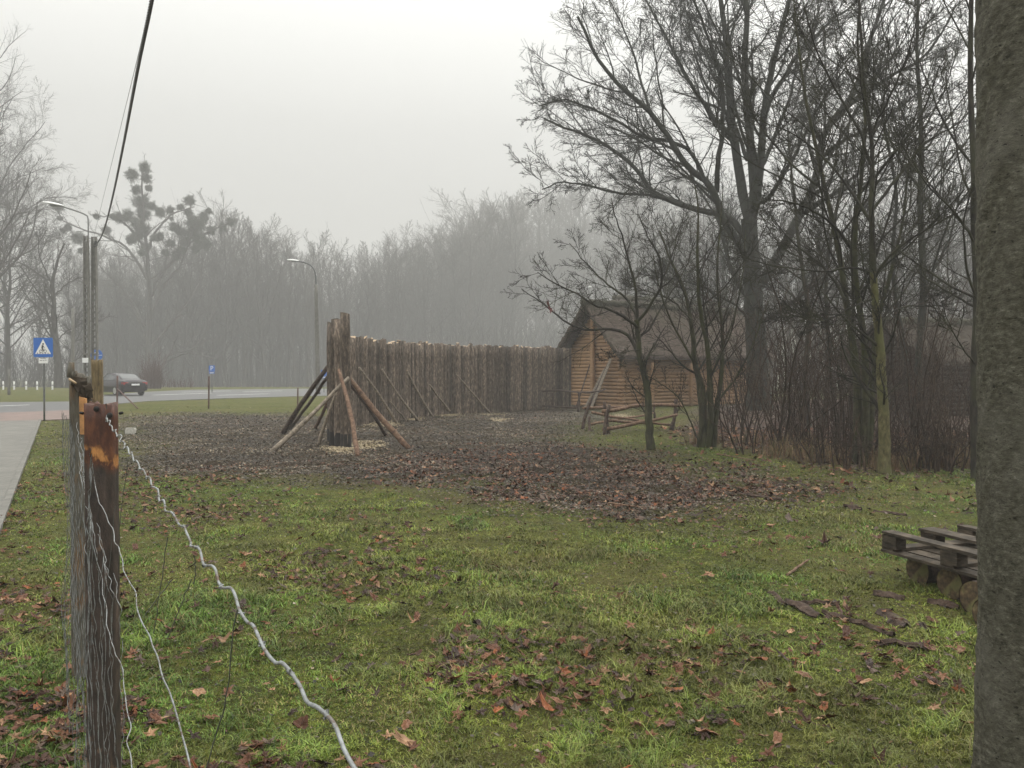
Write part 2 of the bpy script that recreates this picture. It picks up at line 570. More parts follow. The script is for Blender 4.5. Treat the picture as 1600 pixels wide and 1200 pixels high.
# ground sheet: finer near the viewpoint, reaching 420 m in every direction
rad = np.r_[0, np.geomspace(0.6, 60, 430), np.geomspace(62, 425, 50)]
ang = np.r_[np.linspace(-48, 48, 620), np.linspace(49, 311, 90)] * PI / 180
RR_, AA = np.meshgrid(rad, ang, indexing='ij')
gx = RR_ * np.sin(AA); gy = RR_ * np.cos(AA)
mud, wood, hard = masks(gx, gy)
z = zg(gx, gy)
near = np.clip(1 - RR_ / 45, 0, 1)
clod = (fbm(gx, gy, 3.1, 77, 4) - 0.5) * 0.24 * mud + (fbm(gx, gy, 1.7, 99, 4) - 0.5) * 0.07 * (1 - mud)
z = z + clod * near * (1 - hard)
z = np.where(hard > 0, np.minimum(z, -0.01), z)
z = np.where(hard > 0, -0.03, z)
nr, na = gx.shape
V = np.stack([gx, gy, z], -1).reshape(-1, 3)
i, j = np.meshgrid(np.arange(nr - 1), np.arange(na), indexing='ij')
Q = np.stack([i * na + j, (i + 1) * na + j, (i + 1) * na + (j + 1) % na, i * na + (j + 1) % na], -1).reshape(-1, 4)
Q = Q[:, ::-1]
mb = MB(); mb.add(V, Q, None, np.stack([mud, wood, hard], -1).reshape(-1, 3))


def ground_mat():
    t = NT('ground_cover'); a = t.attr('col'); sp_ = t.n('ShaderNodeSeparateColor'); t.l(a.outputs['Color'], sp_.inputs[0])
    v = t.coord()
    big = t.noise(v, 0.45, 4); med = t.noise(v, 3.5, 6, 0.7); fine = t.noise(v, 26, 6, 0.75)
    grass = t.ramp(med, [(0.3, (0.035, 0.034, 0.014)), (0.48, (0.085, 0.105, 0.018)), (0.62, (0.14, 0.15, 0.026)), (0.75, (0.14, 0.12, 0.04))])
    grass = t.mix(t.ramp(fine, [(0.35, (0.9, 0.9, 0.9)), (0.6, (0, 0, 0))]), grass, (0.028, 0.026, 0.014))
    grass = t.mix(t.ramp(big, [(0.42, (0, 0, 0)), (0.62, (0.55, 0.55, 0.55))]), grass, (0.12, 0.1, 0.04))
    mudc = t.ramp(fine, [(0.32, (0.016, 0.012, 0.008)), (0.5, (0.048, 0.037, 0.023)), (0.66, (0.105, 0.085, 0.054))])
    mudc = t.mix(t.ramp(big, [(0.4, (0, 0, 0)), (0.6, (0.6, 0.6, 0.6))]), mudc, (0.05, 0.036, 0.028))
    wd = t.ramp(fine, [(0.32, (0.025, 0.017, 0.014)), (0.5, (0.075, 0.045, 0.036)), (0.68, (0.15, 0.095, 0.075))])
    c = t.mix(sp_.outputs[0], grass, mudc)
    c = t.mix(sp_.outputs[1], c, wd)
    t.l(c, t.b.inputs['Base Color'])
    t.b.inputs['Roughness'].default_value = 0.9
    t.b.inputs['Specular IOR Level'].default_value = 0.08
    t.bump(t.math('ADD', fine, med), 1.0, 0.04)
    return t.m


tag(mb.build('ground', ground_mat()), kind='structure')


def sheet(name, poly, z0, mat, thick=0.0):
    """flat polygon sheet (ear clip via bmesh) with a vertical skirt"""
    import bmesh
    bm = bmesh.new()
    vs = [bm.verts.new((float(p[0]), float(p[1]), z0)) for p in poly]
    f = bm.faces.new(vs); bm.normal_update()
    if f.normal.z < 0: f.normal_flip()
    if thick:
        r = bmesh.ops.extrude_face_region(bm, geom=[f])
        for v in [e for e in r['geom'] if isinstance(e, bmesh.types.BMVert)]:
            v.co.z -= thick
        bmesh.ops.recalc_face_normals(bm, faces=bm.faces)
    bmesh.ops.triangulate(bm, faces=bm.faces)
    me = bpy.data.meshes.new(name); bm.to_mesh(me); bm.free(); me.materials.append(mat)
    o = bpy.data.objects.new(name, me); COL.objects.link(o)
    return o


def paving_mat(name, c1, c2, joint, rot):
    t = NT(name)
    tc = t.n('ShaderNodeTexCoord'); mp = t.n('ShaderNodeMapping'); mp.inputs['Rotation'].default_value = (0, 0, rot)
    t.l(tc.outputs['Object'], mp.inputs[0])
    br = t.n('ShaderNodeTexBrick'); br.inputs['Scale'].default_value = 1.0
    br.inputs['Brick Width'].default_value = 0.2; br.inputs['Row Height'].default_value = 0.1
    br.inputs['Mortar Size'].default_value = 0.006
    br.inputs['Color1'].default_value = rgb(c1); br.inputs['Color2'].default_value = rgb(c2); br.inputs['Mortar'].default_value = rgb(joint)
    t.l(mp.outputs[0], br.inputs[0])
    f = t.noise(t.coord(), 1.5, 5)
    c = t.mix(1.0, br.outputs['Color'], t.ramp(f, [(0.3, (0.75,) * 3), (0.7, (1.15,) * 3)]), 'MULTIPLY')
    t.l(c, t.b.inputs['Base Color']); t.b.inputs['Roughness'].default_value = 0.6
    t.bump(br.outputs['Fac'], -0.6, 0.004)
    return t.m


rot = -math.atan2(sdv[0], sdv[1])
tag(sheet('pavement', WALK, 0.035, paving_mat('grey_block_paving', (0.115, 0.11, 0.095), (0.155, 0.147, 0.126), (0.07, 0.065, 0.055), rot + PI / 2), 0.12), kind='structure')
tag(sheet('crossing_pavement', REDP, 0.031, paving_mat('red_block_paving', (0.15, 0.1, 0.083), (0.19, 0.125, 0.105), (0.09, 0.07, 0.06), rot), 0.12), kind='structure')
tag(sheet('road', ROAD, 0.012, plain('asphalt', (0.075, 0.075, 0.075), 0.55, var=0.25, scale=3), 0.08), kind='structure')
mb = MB()
for k in range(-6, 22):       # kerb stones along the grass verge
    c = e0 + sdv * (k * 1.0 + 0.5) + snv * 0.045
    if (k + 1) * 1.0 > np.linalg.norm(e1 - e0) + 0.3: break
    box(mb, (c[0], c[1], 0.0), (0.08, 0.99, 0.10), rz(rot))
tag(mb.build('kerb', M['concrete'], smooth=False), kind='structure')
# road markings
mb = MB()
for p0, p1, wd_ in [((-60, 637), (45, 633), 0.16), ((240, 617.5), (330, 614.5), 0.25), ((285, 613), (360, 611), 0.25), ((340, 618), (420, 615.5), 0.25), ((380, 612.5), (440, 610.8), 0.25)]:
    a = G(*p0); b = G(*p1); d = (b - a); L = np.linalg.norm(d[:2]); aa = -math.atan2(d[0], d[1])
    box(mb, ((a[0] + b[0]) / 2, (a[1] + b[1]) / 2, 0.014), (wd_, L, 0.006), rz(aa))
tag(mb.build('road_marking', plain('white_road_paint', (0.65, 0.65, 0.63), 0.6, var=0.2), smooth=False), kind='structure')

# ------------------------------------------------------------------ grass blades
def gheight(x, y):
    m, w_, h_ = masks(x, y)
    r = np.hypot(x, y)
    cl = (fbm(x, y, 3.1, 77, 4) - 0.5) * 0.24 * m + (fbm(x, y, 1.7, 99, 4) - 0.5) * 0.07 * (1 - m)
    return zg(x, y) + cl * np.clip(1 - r / 45, 0, 1), m, w_, h_


def polar(n, d0, d1, a0=-41, a1=41, p=0.0):
    u = rng.random(n)
    if p == 0:
        d = d0 * (d1 / d0) ** u
    else:
        d = (d0 ** p + u * (d1 ** p - d0 ** p)) ** (1 / p)
    a = np.radians(rng.uniform(a0, a1, n))
    return d * np.sin(a), d * np.cos(a), d


def grass():
    N = 1000000
    x, y, d = polar(N, 1.9, 26)
    # tufts: pull half the blades toward random tuft centres
    gxn = np.floor(x / 0.09); gyn = np.floor(y / 0.09)
    cx = (gxn + _hash(gxn, gyn, 3)) * 0.09; cy = (gyn + _hash(gxn, gyn, 4)) * 0.09
    pull = (rng.random(N) < 0.5) * 0.6
    x = x * (1 - pull) + cx * pull; y = y * (1 - pull) + cy * pull
    z, m, w_, h = gheight(x, y)
    big = fbm(x, y, 0.9, 201, 3); med = fbm(x, y, 3.5, 231, 3)
    keep = (h < 0.5) & (m * 1.3 < rng.random(N)) & (w_ * 1.15 < rng.random(N)) & ((big + med) / 2 + rng.random(N) * 0.35 > 0.37)
    x, y, z, d, big, med, m = [q[keep] for q in (x, y, z, d, big, med, m)]
    n = len(x)
    hgt = 0.52 * (0.024 + 0.05 * sstep(0.45, 0.75, med) + 0.03 * sstep(0.5, 0.7, big)) * np.exp(rng.normal(0, 0.35, n)) * (1 - 0.5 * sstep(0.05, 0.5, m)) * (1 - .35 * sstep(4, 12, d))
    hgt = np.where(rng.random(n) < 0.01, hgt * 1.9, hgt)
    wd_ = 0.00135 * (d / 2.5) ** 0.75 * rng.uniform(0.7, 1.4, n)
    a = rng.uniform(0, 2 * PI, n)
    wx = np.cos(a) * wd_; wy = np.sin(a) * wd_
    la = rng.uniform(0, 2 * PI, n); lean = np.abs(rng.normal(1.0, 0.5, n)) * hgt
    lx = np.cos(la) * lean; ly = np.sin(la) * lean
    B = np.stack([x, y, z - 0.004], 1)
    s = np.stack([wx, wy, 0 * wx], 1)
    mid = B + np.stack([lx * 0.35, ly * 0.35, hgt * 0.62], 1)
    tip = B + np.stack([lx, ly, hgt * rng.uniform(0.6, 1.0, n)], 1)
    V = np.stack([B - s, B + s, mid + s * 0.75, mid - s * 0.75, tip], 1).reshape(-1, 3)
    b = np.arange(n)[:, None] * 5
    Q = b + np.array([0, 1, 2, 3]); T = b + np.array([3, 2, 4])
    green = np.array([0.10, 0.185, 0.026]); lime = np.array([0.19, 0.285, 0.055]); olive = np.array([0.185, 0.215, 0.035]); straw = np.array([0.24, 0.19, 0.075]); dark = np.array([0.045, 0.075, 0.018])
    k = sstep(0.38, 0.62, fbm(x, y, 0.55, 301, 3) + rng.normal(0, 0.10, n))[:, None]
    c = green * (1 - k) + olive * k
    k2 = (sstep(0.5, 0.72, med) * rng.random(n) * sstep(8, 3, d) + 0.25 * (rng.random(n) < 0.18))[:, None]
    c = c * (1 - k2) + lime * k2
    k3 = (rng.random(n) < 0.08 + 0.10 * sstep(5, 14, d) + 0.3 * sstep(.55, .75, fbm(x, y, .9, 331, 3)))[:, None]
    c = np.where(k3, straw, c)
    k4 = (rng.random(n) < 0.14)[:, None]
    c = np.where(k4 & ~k3, dark, c)
    patch = fbm(x, y, 4.5, 371, 3); moss = sstep(.5, .66, fbm(x, y, 1.6, 381, 4))[:, None]
    c = c * (1 - .5 * moss) + np.array([.15, .125, .04]) * .35 * moss
    c = c * (0.72 + 0.6 * sstep(.3, .7, patch))[:, None] * rng.uniform(0.7, 1.3, (n, 1))
    mb = MB(); mb.add(V, Q, T, np.repeat(c, 5, axis=0))
    tag(mb.build('grass', vcol_mat('grass_blades', 0.55, 0.1, 4, 0.3)), 'short wet winter grass with bare and mossy patches covering the foreground field', 'grass', kind='stuff')


grass()

# ------------------------------------------------------------------ leaves and litter
def leaf_outline(n, kind):
    th = np.linspace(0, 2 * PI, n, endpoint=False)
    if kind == 0:      # lobed, oak / maple like
        r = 0.62 + 0.30 * np.cos(5 * th) + 0.10 * np.cos(10 * th + 1)
        sx, sy = 0.8, 1.0
    else:
        r = 1 - 0.12 * np.cos(8 * th); sx, sy = 0.5, 1.0
    return np.stack([r * np.cos(th) * sx, r * np.sin(th) * sy], 1)


def leaves(mb, x, y, z, size, cols, n_out=15, curl=0.5, tiltsd=0.28):
    n = len(x)
    for kind in (0, 1):
        sel = (np.arange(n) % 4 != 0) if kind == 0 else (np.arange(n) % 4 == 0)
        m = sel.sum()
        if m == 0: continue
        o = leaf_outline(n_out, kind)
        o = o[None] * (1 + rng.normal(0, 0.12, (m, n_out, 1)))
        P = np.concatenate([np.zeros((m, 1, 2)), o * 0.5, o], 1) * size[sel][:, None, None]
        r = np.linalg.norm(P, axis=2)
        ca = rng.uniform(0, 2 * PI, (m, 1)); cc = rng.normal(0, curl, (m, 1)) / size[sel][:, None]
        uu = P[..., 0] * np.cos(ca) + P[..., 1] * np.sin(ca)
        zz = np.abs(cc) * uu ** 2 * rng.choice([-0.4, 1, 1], (m, 1)) + rng.normal(0, 0.08, P.shape[:2]) * size[sel][:, None]
        L = np.concatenate([P, zz[..., None]], 2)
        az = rng.uniform(0, 2 * PI, m); tx = rng.normal(0, tiltsd, m); ty = rng.normal(0, tiltsd, m)
        c, s = np.cos(az), np.sin(az)
        X = L[..., 0] * c[:, None] - L[..., 1] * s[:, None]; Y = L[..., 0] * s[:, None] + L[..., 1] * c[:, None]
        Z = L[..., 2] + X * tx[:, None] + Y * ty[:, None]
        V = np.stack([X + x[sel][:, None], Y + y[sel][:, None], Z + z[sel][:, None]], -1)
        K = 1 + 2 * n_out
        k = np.arange(n_out); k1 = (k + 1) % n_out
        T = np.stack([0 * k, 1 + k, 1 + k1], 1); Q = np.stack([1 + k, 1 + n_out + k, 1 + n_out + k1, 1 + k1], 1)
        b = (np.arange(m) * K)[:, None, None]
        mb.add(V.reshape(-1, 3), (b + Q).reshape(-1, 4), (b + T).reshape(-1, 3), np.repeat(cols[sel], K, axis=0))


PAL = np.array([[0.105, 0.045, 0.024], [0.06, 0.03, 0.02], [0.17, 0.082, 0.045], [0.27, 0.16, 0.09], [0.04, 0.024, 0.018], [0.20, 0.07, 0.028], [0.10, 0.07, 0.052]])


def fallen():
    mb = MB()
    N = 34000
    x, y, d = polar(N, 2.0, 15, p=0.9)
    ncl = fbm(x, y, 0.9, 401, 3)
    leftish = sstep(1.2, -1.0, x / np.maximum(d, 1) * 3)
    keep = rng.random(N) < (0.06 + 0.95 * sstep(0.42, 0.64, ncl)) * (0.22 + 0.78 * leftish) * np.where(d < 6, 1.15, 0.7)
    x, y, d = x[keep], y[keep], d[keep]
    z, m, w_, h = gheight(x, y)
    k = h < 0.5
    x, y, z = x[k], y[k], z[k]
    n = len(x)
    c = PAL[rng.choice(7, n, p=[.26, .2, .16, .08, .15, .05, .10])] * rng.uniform(0.7, 1.2, (n, 1))
    leaves(mb, x, y, z + rng.uniform(0.015, 0.04, n), rng.uniform(0.02, 0.05, n), c)
    # oak leaves under the trees and at the wood edge
    N = 5000
    x, y, d = polar(N, 8, 24, 10, 36, p=2)
    z, m, w_, h = gheight(x, y)
    k = rng.random(N) < w_ + 0.08
    x, y, z = x[k], y[k], z[k]; n = len(x)
    c = PAL[rng.choice(7, n, p=[.25, .2, .15, .10, .15, .03, .12])] * rng.uniform(0.7, 1.3, (n, 1))
    leaves(mb, x, y, z + 0.03, rng.uniform(0.05, 0.09, n), c, 9)
    N = 26000
    x, y, d = polar(N, 10, 22, -12, 24, p=1.2)
    z, m, w_, h = gheight(x, y)
    k = rng.random(N) < .8 * sstep(.05, .9, m) * sstep(-3.5, 0, x) * sstep(19, 14, y) * (.15 + .85 * sstep(.42, .6, fbm(x, y, 1.1, 441, 3)))
    x, y, z = x[k], y[k], z[k]; n = len(x)
    c = PAL[rng.choice(7, n, p=[.28, .26, .12, .05, .19, .06, .04])] * rng.uniform(0.6, 1.25, (n, 1))
    leaves(mb, x, y, z + rng.uniform(.01, .035, n), rng.uniform(0.025, 0.055, n), c, 9, tiltsd=.4)
    tag(mb.build('fallen_leaves', vcol_mat('dead_leaf', 0.55, 0.35, 25, 0.2), smooth=False), 'brown fallen oak and maple leaves scattered over the grass', 'leaves', kind='stuff')


fallen()


def litter():
    mb = MB()
    N = 430000
    x, y, d = polar(N, 9, 40, -30, 30, p=0.7)
    x2, y2, d2 = polar(110000, 2.2, 14)
    x = np.r_[x, x2]; y = np.r_[y, y2]; d = np.r_[d, d2]; N = len(x)
    z, m, w_, h = gheight(x, y)
    band = sstep(0.2, 0.8, m) * 0.75 + w_ * 0.35 + 0.035 + 0.22 * sstep(0.005, 0.15, m)
    k = (rng.random(N) < band) & (h < 0.5)
    x, y, z, d, m, w_ = [q[k] for q in (x, y, z, d, m, w_)]
    n = len(x)
    s = rng.uniform(0.004, 0.018, n) * (1 + d * 0.03)
    asp = rng.uniform(0.25, 0.9, n)
    th = rng.uniform(0, 2 * PI, n)
    u = np.stack([np.cos(th), np.sin(th), rng.normal(0, 0.22, n)], 1) * s[:, None]
    v = np.stack([-np.sin(th), np.cos(th), rng.normal(0, 0.35, n)], 1) * (s * asp)[:, None]
    B = np.stack([x, y, z + 0.008 + rng.uniform(0, 0.02, n)], 1)
    j = lambda: rng.uniform(0.6, 1.2, (n, 1))
    up = np.array([0, 0, 1.0])
    V = np.stack([B - u * j(), B - v * j() + up * 0.2 * s[:, None], B + u * j(), B + v * j()], 1).reshape(-1, 3)
    Q = np.arange(n)[:, None] * 4 + np.arange(4)
    P = np.array([[0.03, 0.024, 0.017], [0.068, 0.056, 0.039], [0.135, 0.115, 0.083], [0.085, 0.040, 0.023], [0.034, 0.018, 0.012], [0.20, 0.155, 0.095], [0.15, 0.062, 0.03]])
    red = sstep(-6, 2, x) * sstep(24, 15, y)
    pr = np.array([.26, .28, .2, .07, .07, .09, .03])[None] * (1 - red[:, None]) + np.array([.24, .15, .10, .21, .2, .04, .06])[None] * red[:, None]
    cum = pr.cumsum(1); cum /= cum[:, -1:]
    ci = (rng.random((n, 1)) > cum).sum(1).clip(0, 6)
    c = P[ci] * rng.uniform(0.6, 1.3, (n, 1)) * (0.62 + 0.85 * sstep(.35, .65, fbm(x, y, .8, 431, 4)))[:, None]
    mb.add(V, Q, None, np.repeat(c, 4, axis=0))
    tag(mb.build('leaf_litter', vcol_mat('wet_litter', 0.5, 0.3, 25, 0.28), smooth=False), 'wet chips and rotting dark leaves trodden into the muddy strip', 'leaf litter', kind='stuff')


litter()


def sawdust():
    mb = MB()
    for (px, py, rx, ry, n) in [(575, 697, 26, 6, 3000), (530, 703, 25, 5, 2200), (600, 664, 26, 3.5, 2600), (700, 650, 22, 2, 1300), (645, 655, 15, 2, 900), (770, 648, 30, 2.2, 500), (780, 657, 18, 2.5, 1000), (972, 652, 16, 5, 1600)]:
        qx = px + np.clip(rng.normal(0, 0.5, n), -1.2, 1.2) * rx; qy = py + np.clip(rng.normal(0, 0.5, n), -1.2, 1.2) * ry
        P = np.array([G(a, b) for a, b in zip(qx, qy)])
        z, m, w_, h = gheight(P[:, 0], P[:, 1])
        s = rng.uniform(0.008, 0.03, n); th = rng.uniform(0, PI, n)
        u = np.stack([np.cos(th), np.sin(th), rng.normal(0, .3, n)], 1) * s[:, None]
        v = np.stack([-np.sin(th), np.cos(th), rng.normal(0, .3, n)], 1) * s[:, None] * 0.6
        B = np.stack([P[:, 0], P[:, 1], z + rng.uniform(0.01, 0.04, n)], 1)
        mb.add(np.stack([B - u, B - v, B + u, B + v], 1).reshape(-1, 3), np.arange(n)[:, None] * 4 + np.arange(4))
    tag(mb.build('sawdust', M['sawdust'], smooth=False), 'pale sawdust and wood shavings strewn at the foot of the palisade', 'sawdust', kind='stuff')


sawdust()

# ------------------------------------------------------------------ palisade
def palisade_log(parent, x, y, h, r, mat_i=0, lean=(0, 0), top='flat'):
    K = 7
    zz = np.linspace(-0.15, h, K)
    P = np.stack([x + lean[0] * zz + rng.normal(0, 0.006, K), y + lean[1] * zz + rng.normal(0, 0.006, K), zz], 1)
    R = r * np.linspace(1.06, 0.94, K) * (1 + rng.normal(0, 0.03, K))
    mb = MB(); tubes(mb, P, R, 9)
    # chopped, slightly tilted top
    o = child(mb, 'log', M['palisade'], parent)
    o.data.materials.append(M['cut_wood'])
    me = o.data
    import bmesh
    bm = bmesh.new(); bm.from_mesh(me); bm.verts.ensure_lookup_table()
    tops = [bm.verts[(K - 1) * 9 + k] for k in range(9)]
    sl = rng.normal(0, 0.25, 2)
    c0 = sum((v.co for v in tops), Vector()) / 9
    for v in tops:
        v.co.z += (v.co.x - c0.x) * sl[0] + (v.co.y - c0.y) * sl[1]
    f = bm.faces.new(tops); f.material_index = 1; f.smooth = False
    f.normal_update()
    if f.normal.z < 0: f.normal_flip()
    bm.to_mesh(me); bm.free()
    return o


line = [G(546, 666), G(575, 662.5), G(604, 659), G(640, 655), G(680, 650.5), G(720, 647.5), G(770, 644.5), G(830, 640.5), G(889, 636.8)]
line = resample(np.array(line), 400)
pal = thing('palisade', 'long curving palisade wall of upright rough logs between corner posts and log hut', 'palisade', line[0])
seg = np.r_[0, np.cumsum(np.linalg.norm(np.diff(line, axis=0), axis=1))]
s_ = 0.0; cnt = 0
while s_ < seg[-1] and cnt < 99:
    r = seg[-1] / 99 / 1.95 * rng.uniform(0.86, 1.16)
    s_ += r
    x = np.interp(s_, seg, line[:, 0]); y = np.interp(s_, seg, line[:, 1])
    hh = np.interp(x, [-4.8, -4.2, -3.5, 2, 4], [2.62, 2.58, 2.56, 2.60, 2.62]) + rng.normal(0, 0.035)
    palisade_log(pal, x, y + rng.normal(0, 0.015), hh, r, lean=(rng.normal(0, 0.006), 0.0))
    s_ += r * 0.96; cnt += 1
print('palisade logs', cnt, 'length', seg[-1], 's', s_)
pc = thing('palisade', 'tall free standing block of thick logs with a charred foot, held by many leaning poles', 'palisade', G(532, 700))
tall = [(517, 690, 2.68, .085), (524, 693, 2.75, .09), (521, 696, 2.60, .09), (530, 698, 2.70, .10), (540, 700.5, 2.80, .108), (535, 694, 2.72, .09)]
for px, py, hh, r in tall:
    g_ = G(px, py); palisade_log(pc, g_[0], g_[1], hh, r)
# dark charred foot of the corner posts is a band of its own
M['charred'] = plain('charred_wood', (0.018, 0.016, 0.015), 0.8, var=0.4)
for px, py, hh, r in tall:
    mb = MB(); g_ = G(px, py); zz = np.array([0, .12, .24, .30]); tubes(mb, np.stack([0 * zz + g_[0], 0 * zz + g_[1], zz], 1), np.array([1.12, 1.1, 1.09, 1.07]) * r, 9)
    child(mb, 'charred_foot', M['charred'], pc)


def pole(name, a, b, ra, rb, mat, label, cat, group=None, wob=0.012, S=8, K=9, parent=None):
    a = np.asarray(a, float); b = np.asarray(b, float)
    P = resample([a, a * .5 + b * .5 + rng.normal(0, wob * 2, 3), b], K, wob * 0.5)
    R = np.linspace(ra, rb, K) * (1 + rng.normal(0, 0.04, K))
    mb = MB(); tubes(mb, P, R, S, cap=True)
    if parent is None:
        o = mb.build(name, mat, loc=a)
        return tag(o, label, cat, group)
    return child(mb, name, mat, parent)


# leaning props: foot on the ground, head at the wall
props = [
    ((545, 590, 16.9), (420, 707), .035, .055, 'pole_grey', 'long bent prop crossing the front of the tall logs to the far left'),
    ((512, 574, 19.2), (440, 678), .05, .07, 'pole_dark', 'thick dark prop leaning left from the tall logs'),
    ((512, 588, 19.2), (449, 672), .035, .045, 'pole_dark', 'slim dark prop half behind the thick left prop of the tall logs'),
    ((512, 628, 19.3), (491, 668), .04, .05, 'pole_wood', 'short prop behind the left side of the tall logs'),
    ((526, 612, 17.4), (496, 697), .03, .04, 'pole_grey', 'thin pale prop in front of the left edge of the tall logs'),
    ((530, 578, 16.9), (561, 716), .035, .05, 'pole_wood', 'reddish slender prop standing in front of the tall logs'),
    ((536, 578, 17.4), (643, 702), .045, .065, 'pole_wood', 'thick red brown prop leaning right from the tall logs'),
    ((548, 602, 18.2), (606, 681), .035, .045, 'pole_dark', 'dark prop under the thick red brown prop beside the tall logs'),
    ((550, 592, 19.2), (614, 676), .03, .04, 'pole_grey', 'slim grey prop just behind the dark prop right of the tall logs'),
    ((561, 574, 23.6), (622, 662), .03, .045, 'pole_grey', 'leftmost thin prop leaning on the long palisade wall'),
    ((597, 577, 25.0), (655, 658), .03, .045, 'pole_grey', 'second thin prop from the left on the long palisade wall'),
    ((636, 580, 27.2), (678, 652), .035, .05, 'pole_grey', 'third thin prop from the left, steepest on the long palisade wall'),
    ((671, 601, 28.4), (709, 648), .03, .04, 'pole_grey', 'short prop right of the steep prop on the long palisade wall'),
    ((713, 585, 29.7), (767, 645), .03, .045, 'pole_grey', 'rightmost prop on the long palisade wall, standing alone'),
    ((609, 627, 25.2), (636, 657), .025, .03, 'pole_grey', 'very short low stick leaning on the left part of the palisade wall'),
]
for (hp, fp, rb, ra, mt, lb) in props:
    a = G(*fp); a[2] = -0.05
    pole('brace_pole', a, W(hp[0], hp[1], hp[2]), ra, rb, M[mt], lb, 'prop', 'props leaning on the palisade')

# ------------------------------------------------------------------ log huts
def hut(origin, ang, wid, ln, eave, ridge, over, label, detail=True, logr=0.085, wood='hut_log'):
    """origin = near corner; length axis along ang, width axis 90 deg to the left"""
    u = np.array([math.cos(ang), math.sin(ang), 0]); v = np.array([-math.sin(ang), math.cos(ang), 0]); up = np.array([0, 0, 1.0])
    O = np.array([origin[0], origin[1], 0.0])
    t = thing('log_hut', label, 'hut', O)
    n = int(eave / (logr * 1.86))
    P = lambda a, b, c: O + u * a + v * b + up * c

    def wall(a0, b0, a1, b1, gable):
        mb = MB()
        tot = int((ridge - 0.2) / (logr * 1.86)) if gable else n
        for k in range(tot):
            zc = logr + k * logr * 1.86
            s, e = P(a0, b0, zc), P(a1, b1, zc)
            dd = (e - s) / np.linalg.norm(e - s); L = np.linalg.norm(e - s)
            if zc > eave and gable:
                f = (zc - eave) / (ridge - eave); s2 = s + dd * L * 0.5 * f; e2 = e - dd * L * 0.5 * f
                if np.linalg.norm(e2 - s2) < 0.3: break
            else:
                ext = 0.16 + rng.uniform(-.02, .02); s2 = s - dd * ext; e2 = e + dd * ext
            q = np.linspace(0, 1, 5)[:, None]
            tubes(mb, s2 * (1 - q) + e2 * q, np.full(5, logr * rng.uniform(0.94, 1.03)), 8, cap=True)
        return mb
    for nm, args in (('gable_wall', (0, 0, 0, wid, True)), ('side_wall', (0, 0, ln, 0, False)), ('gable_wall', (ln, 0, ln, wid, True)), ('side_wall', (0, wid, ln, wid, False))):
        child(wall(*args), nm, M[wood], t)
    # roof slopes
    roofs = []
    for sgn in (0, 1):
        mb = MB()
        nu, nv = 60, 26
        uu, vv = np.meshgrid(np.linspace(-over, ln + over, nu), np.linspace(0, 1, nv), indexing='ij')
        half = wid / 2; rise = ridge - eave
        reach = half + over * 0.9
        dd = vv * reach
        # slightly swept eaves
        zt = ridge - rise / half * dd + 0.18 * (dd / reach) ** 3
        b = half - dd if sgn == 0 else half + dd
        ws = (np.floor(vv * 12) % 2) * 0.0
        rag = rng.normal(0, 0.045, zt.shape) + 0.05 * ((vv * 9) % 1) + 0.10 * (fbm(uu, vv * 2.4, 1.3, 707, 3) - .5)
        off = 0.17
        top = O + u * uu[..., None] + v * b[..., None] + up * (zt + off + rag * 1.0)[..., None]
        bot = O + u * uu[..., None] + v * b[..., None] + up * (zt)[..., None]
        i, j = np.meshgrid(np.arange(nu - 1), np.arange(nv - 1), indexing='ij')
        Q = np.stack([i * nv + j, (i + 1) * nv + j, (i + 1) * nv + j + 1, i * nv + j + 1], -1).reshape(-1, 4)
        NV = nu * nv
        mb.add(np.concatenate([top.reshape(-1, 3), bot.reshape(-1, 3)]),
               np.concatenate([Q, Q[:, ::-1] + NV]))
        per = [(k * nv + nv - 1, (k + 1) * nv + nv - 1) for k in range(nu - 1)] + [(k, k + 1) for k in range(nv - 1)] + [((nu - 1) * nv + k, (nu - 1) * nv + k + 1) for k in range(nv - 1)]
        mb.add(np.concatenate([top.reshape(-1, 3), bot.reshape(-1, 3)]), [(a, b2, b2 + NV, a + NV) for a, b2 in per])
        roofs.append(child(mb, 'roof', M['roof' if wood == 'hut_log' else 'hut_dark'], t))
        # ragged hanging fringe at the gable
        if detail:
            mb = MB()
            for q in np.linspace(0.03, 0.97, 60):
                ddq = q * reach; zq = ridge - rise / half * ddq + 0.18 * q ** 3
                bq = half - ddq if sgn == 0 else half + ddq
                p = P(-over + rng.uniform(-.03, .06), bq, zq + rng.uniform(0, .12)); e = p + np.array([rng.normal(0, .05), rng.normal(0, .05), -rng.uniform(.05, .16)])
                tubes(mb, np.array([p, e]), np.array([.02, .008]), 4)
            child(mb, 'fringe', M['thatch'], roofs[-1])
    K = 50
    q = np.linspace(-over - 0.05, ln + over, K)
    mb = MB(); tubes(mb, O + u * q[:, None] + v * (wid / 2) + up * (ridge + 0.16 + rng.normal(0, .02, K))[:, None], np.full(K, 0.17) * (1 + rng.normal(0, .12, K)), 9, cap=True)
    for k in range(500):
        a = rng.uniform(-over - .1, ln + over); s = rng.choice([-1, 1])
        p = P(a, wid / 2 + s * rng.uniform(0, .12), ridge + .28); e = p + v * s * rng.uniform(.1, .3) + u * rng.normal(0, .07) - up * rng.uniform(.05, .3) * (1 if rng.random() < .8 else -.4)
        tubes(mb, np.array([p, e]), np.array([.015, .006]), 3)
    child(mb, 'ridge_cap', M['thatch'], t)
    # posts at the gable
    mb = MB(); q = np.linspace(0, 1, 6)[:, None]
    tubes(mb, P(-0.22, wid / 2, 0) * (1 - q) + P(-0.22, wid / 2, ridge - .1) * q, np.linspace(.12, .10, 6), 10, cap=True)
    child(mb, 'gable_post', M[wood], t)
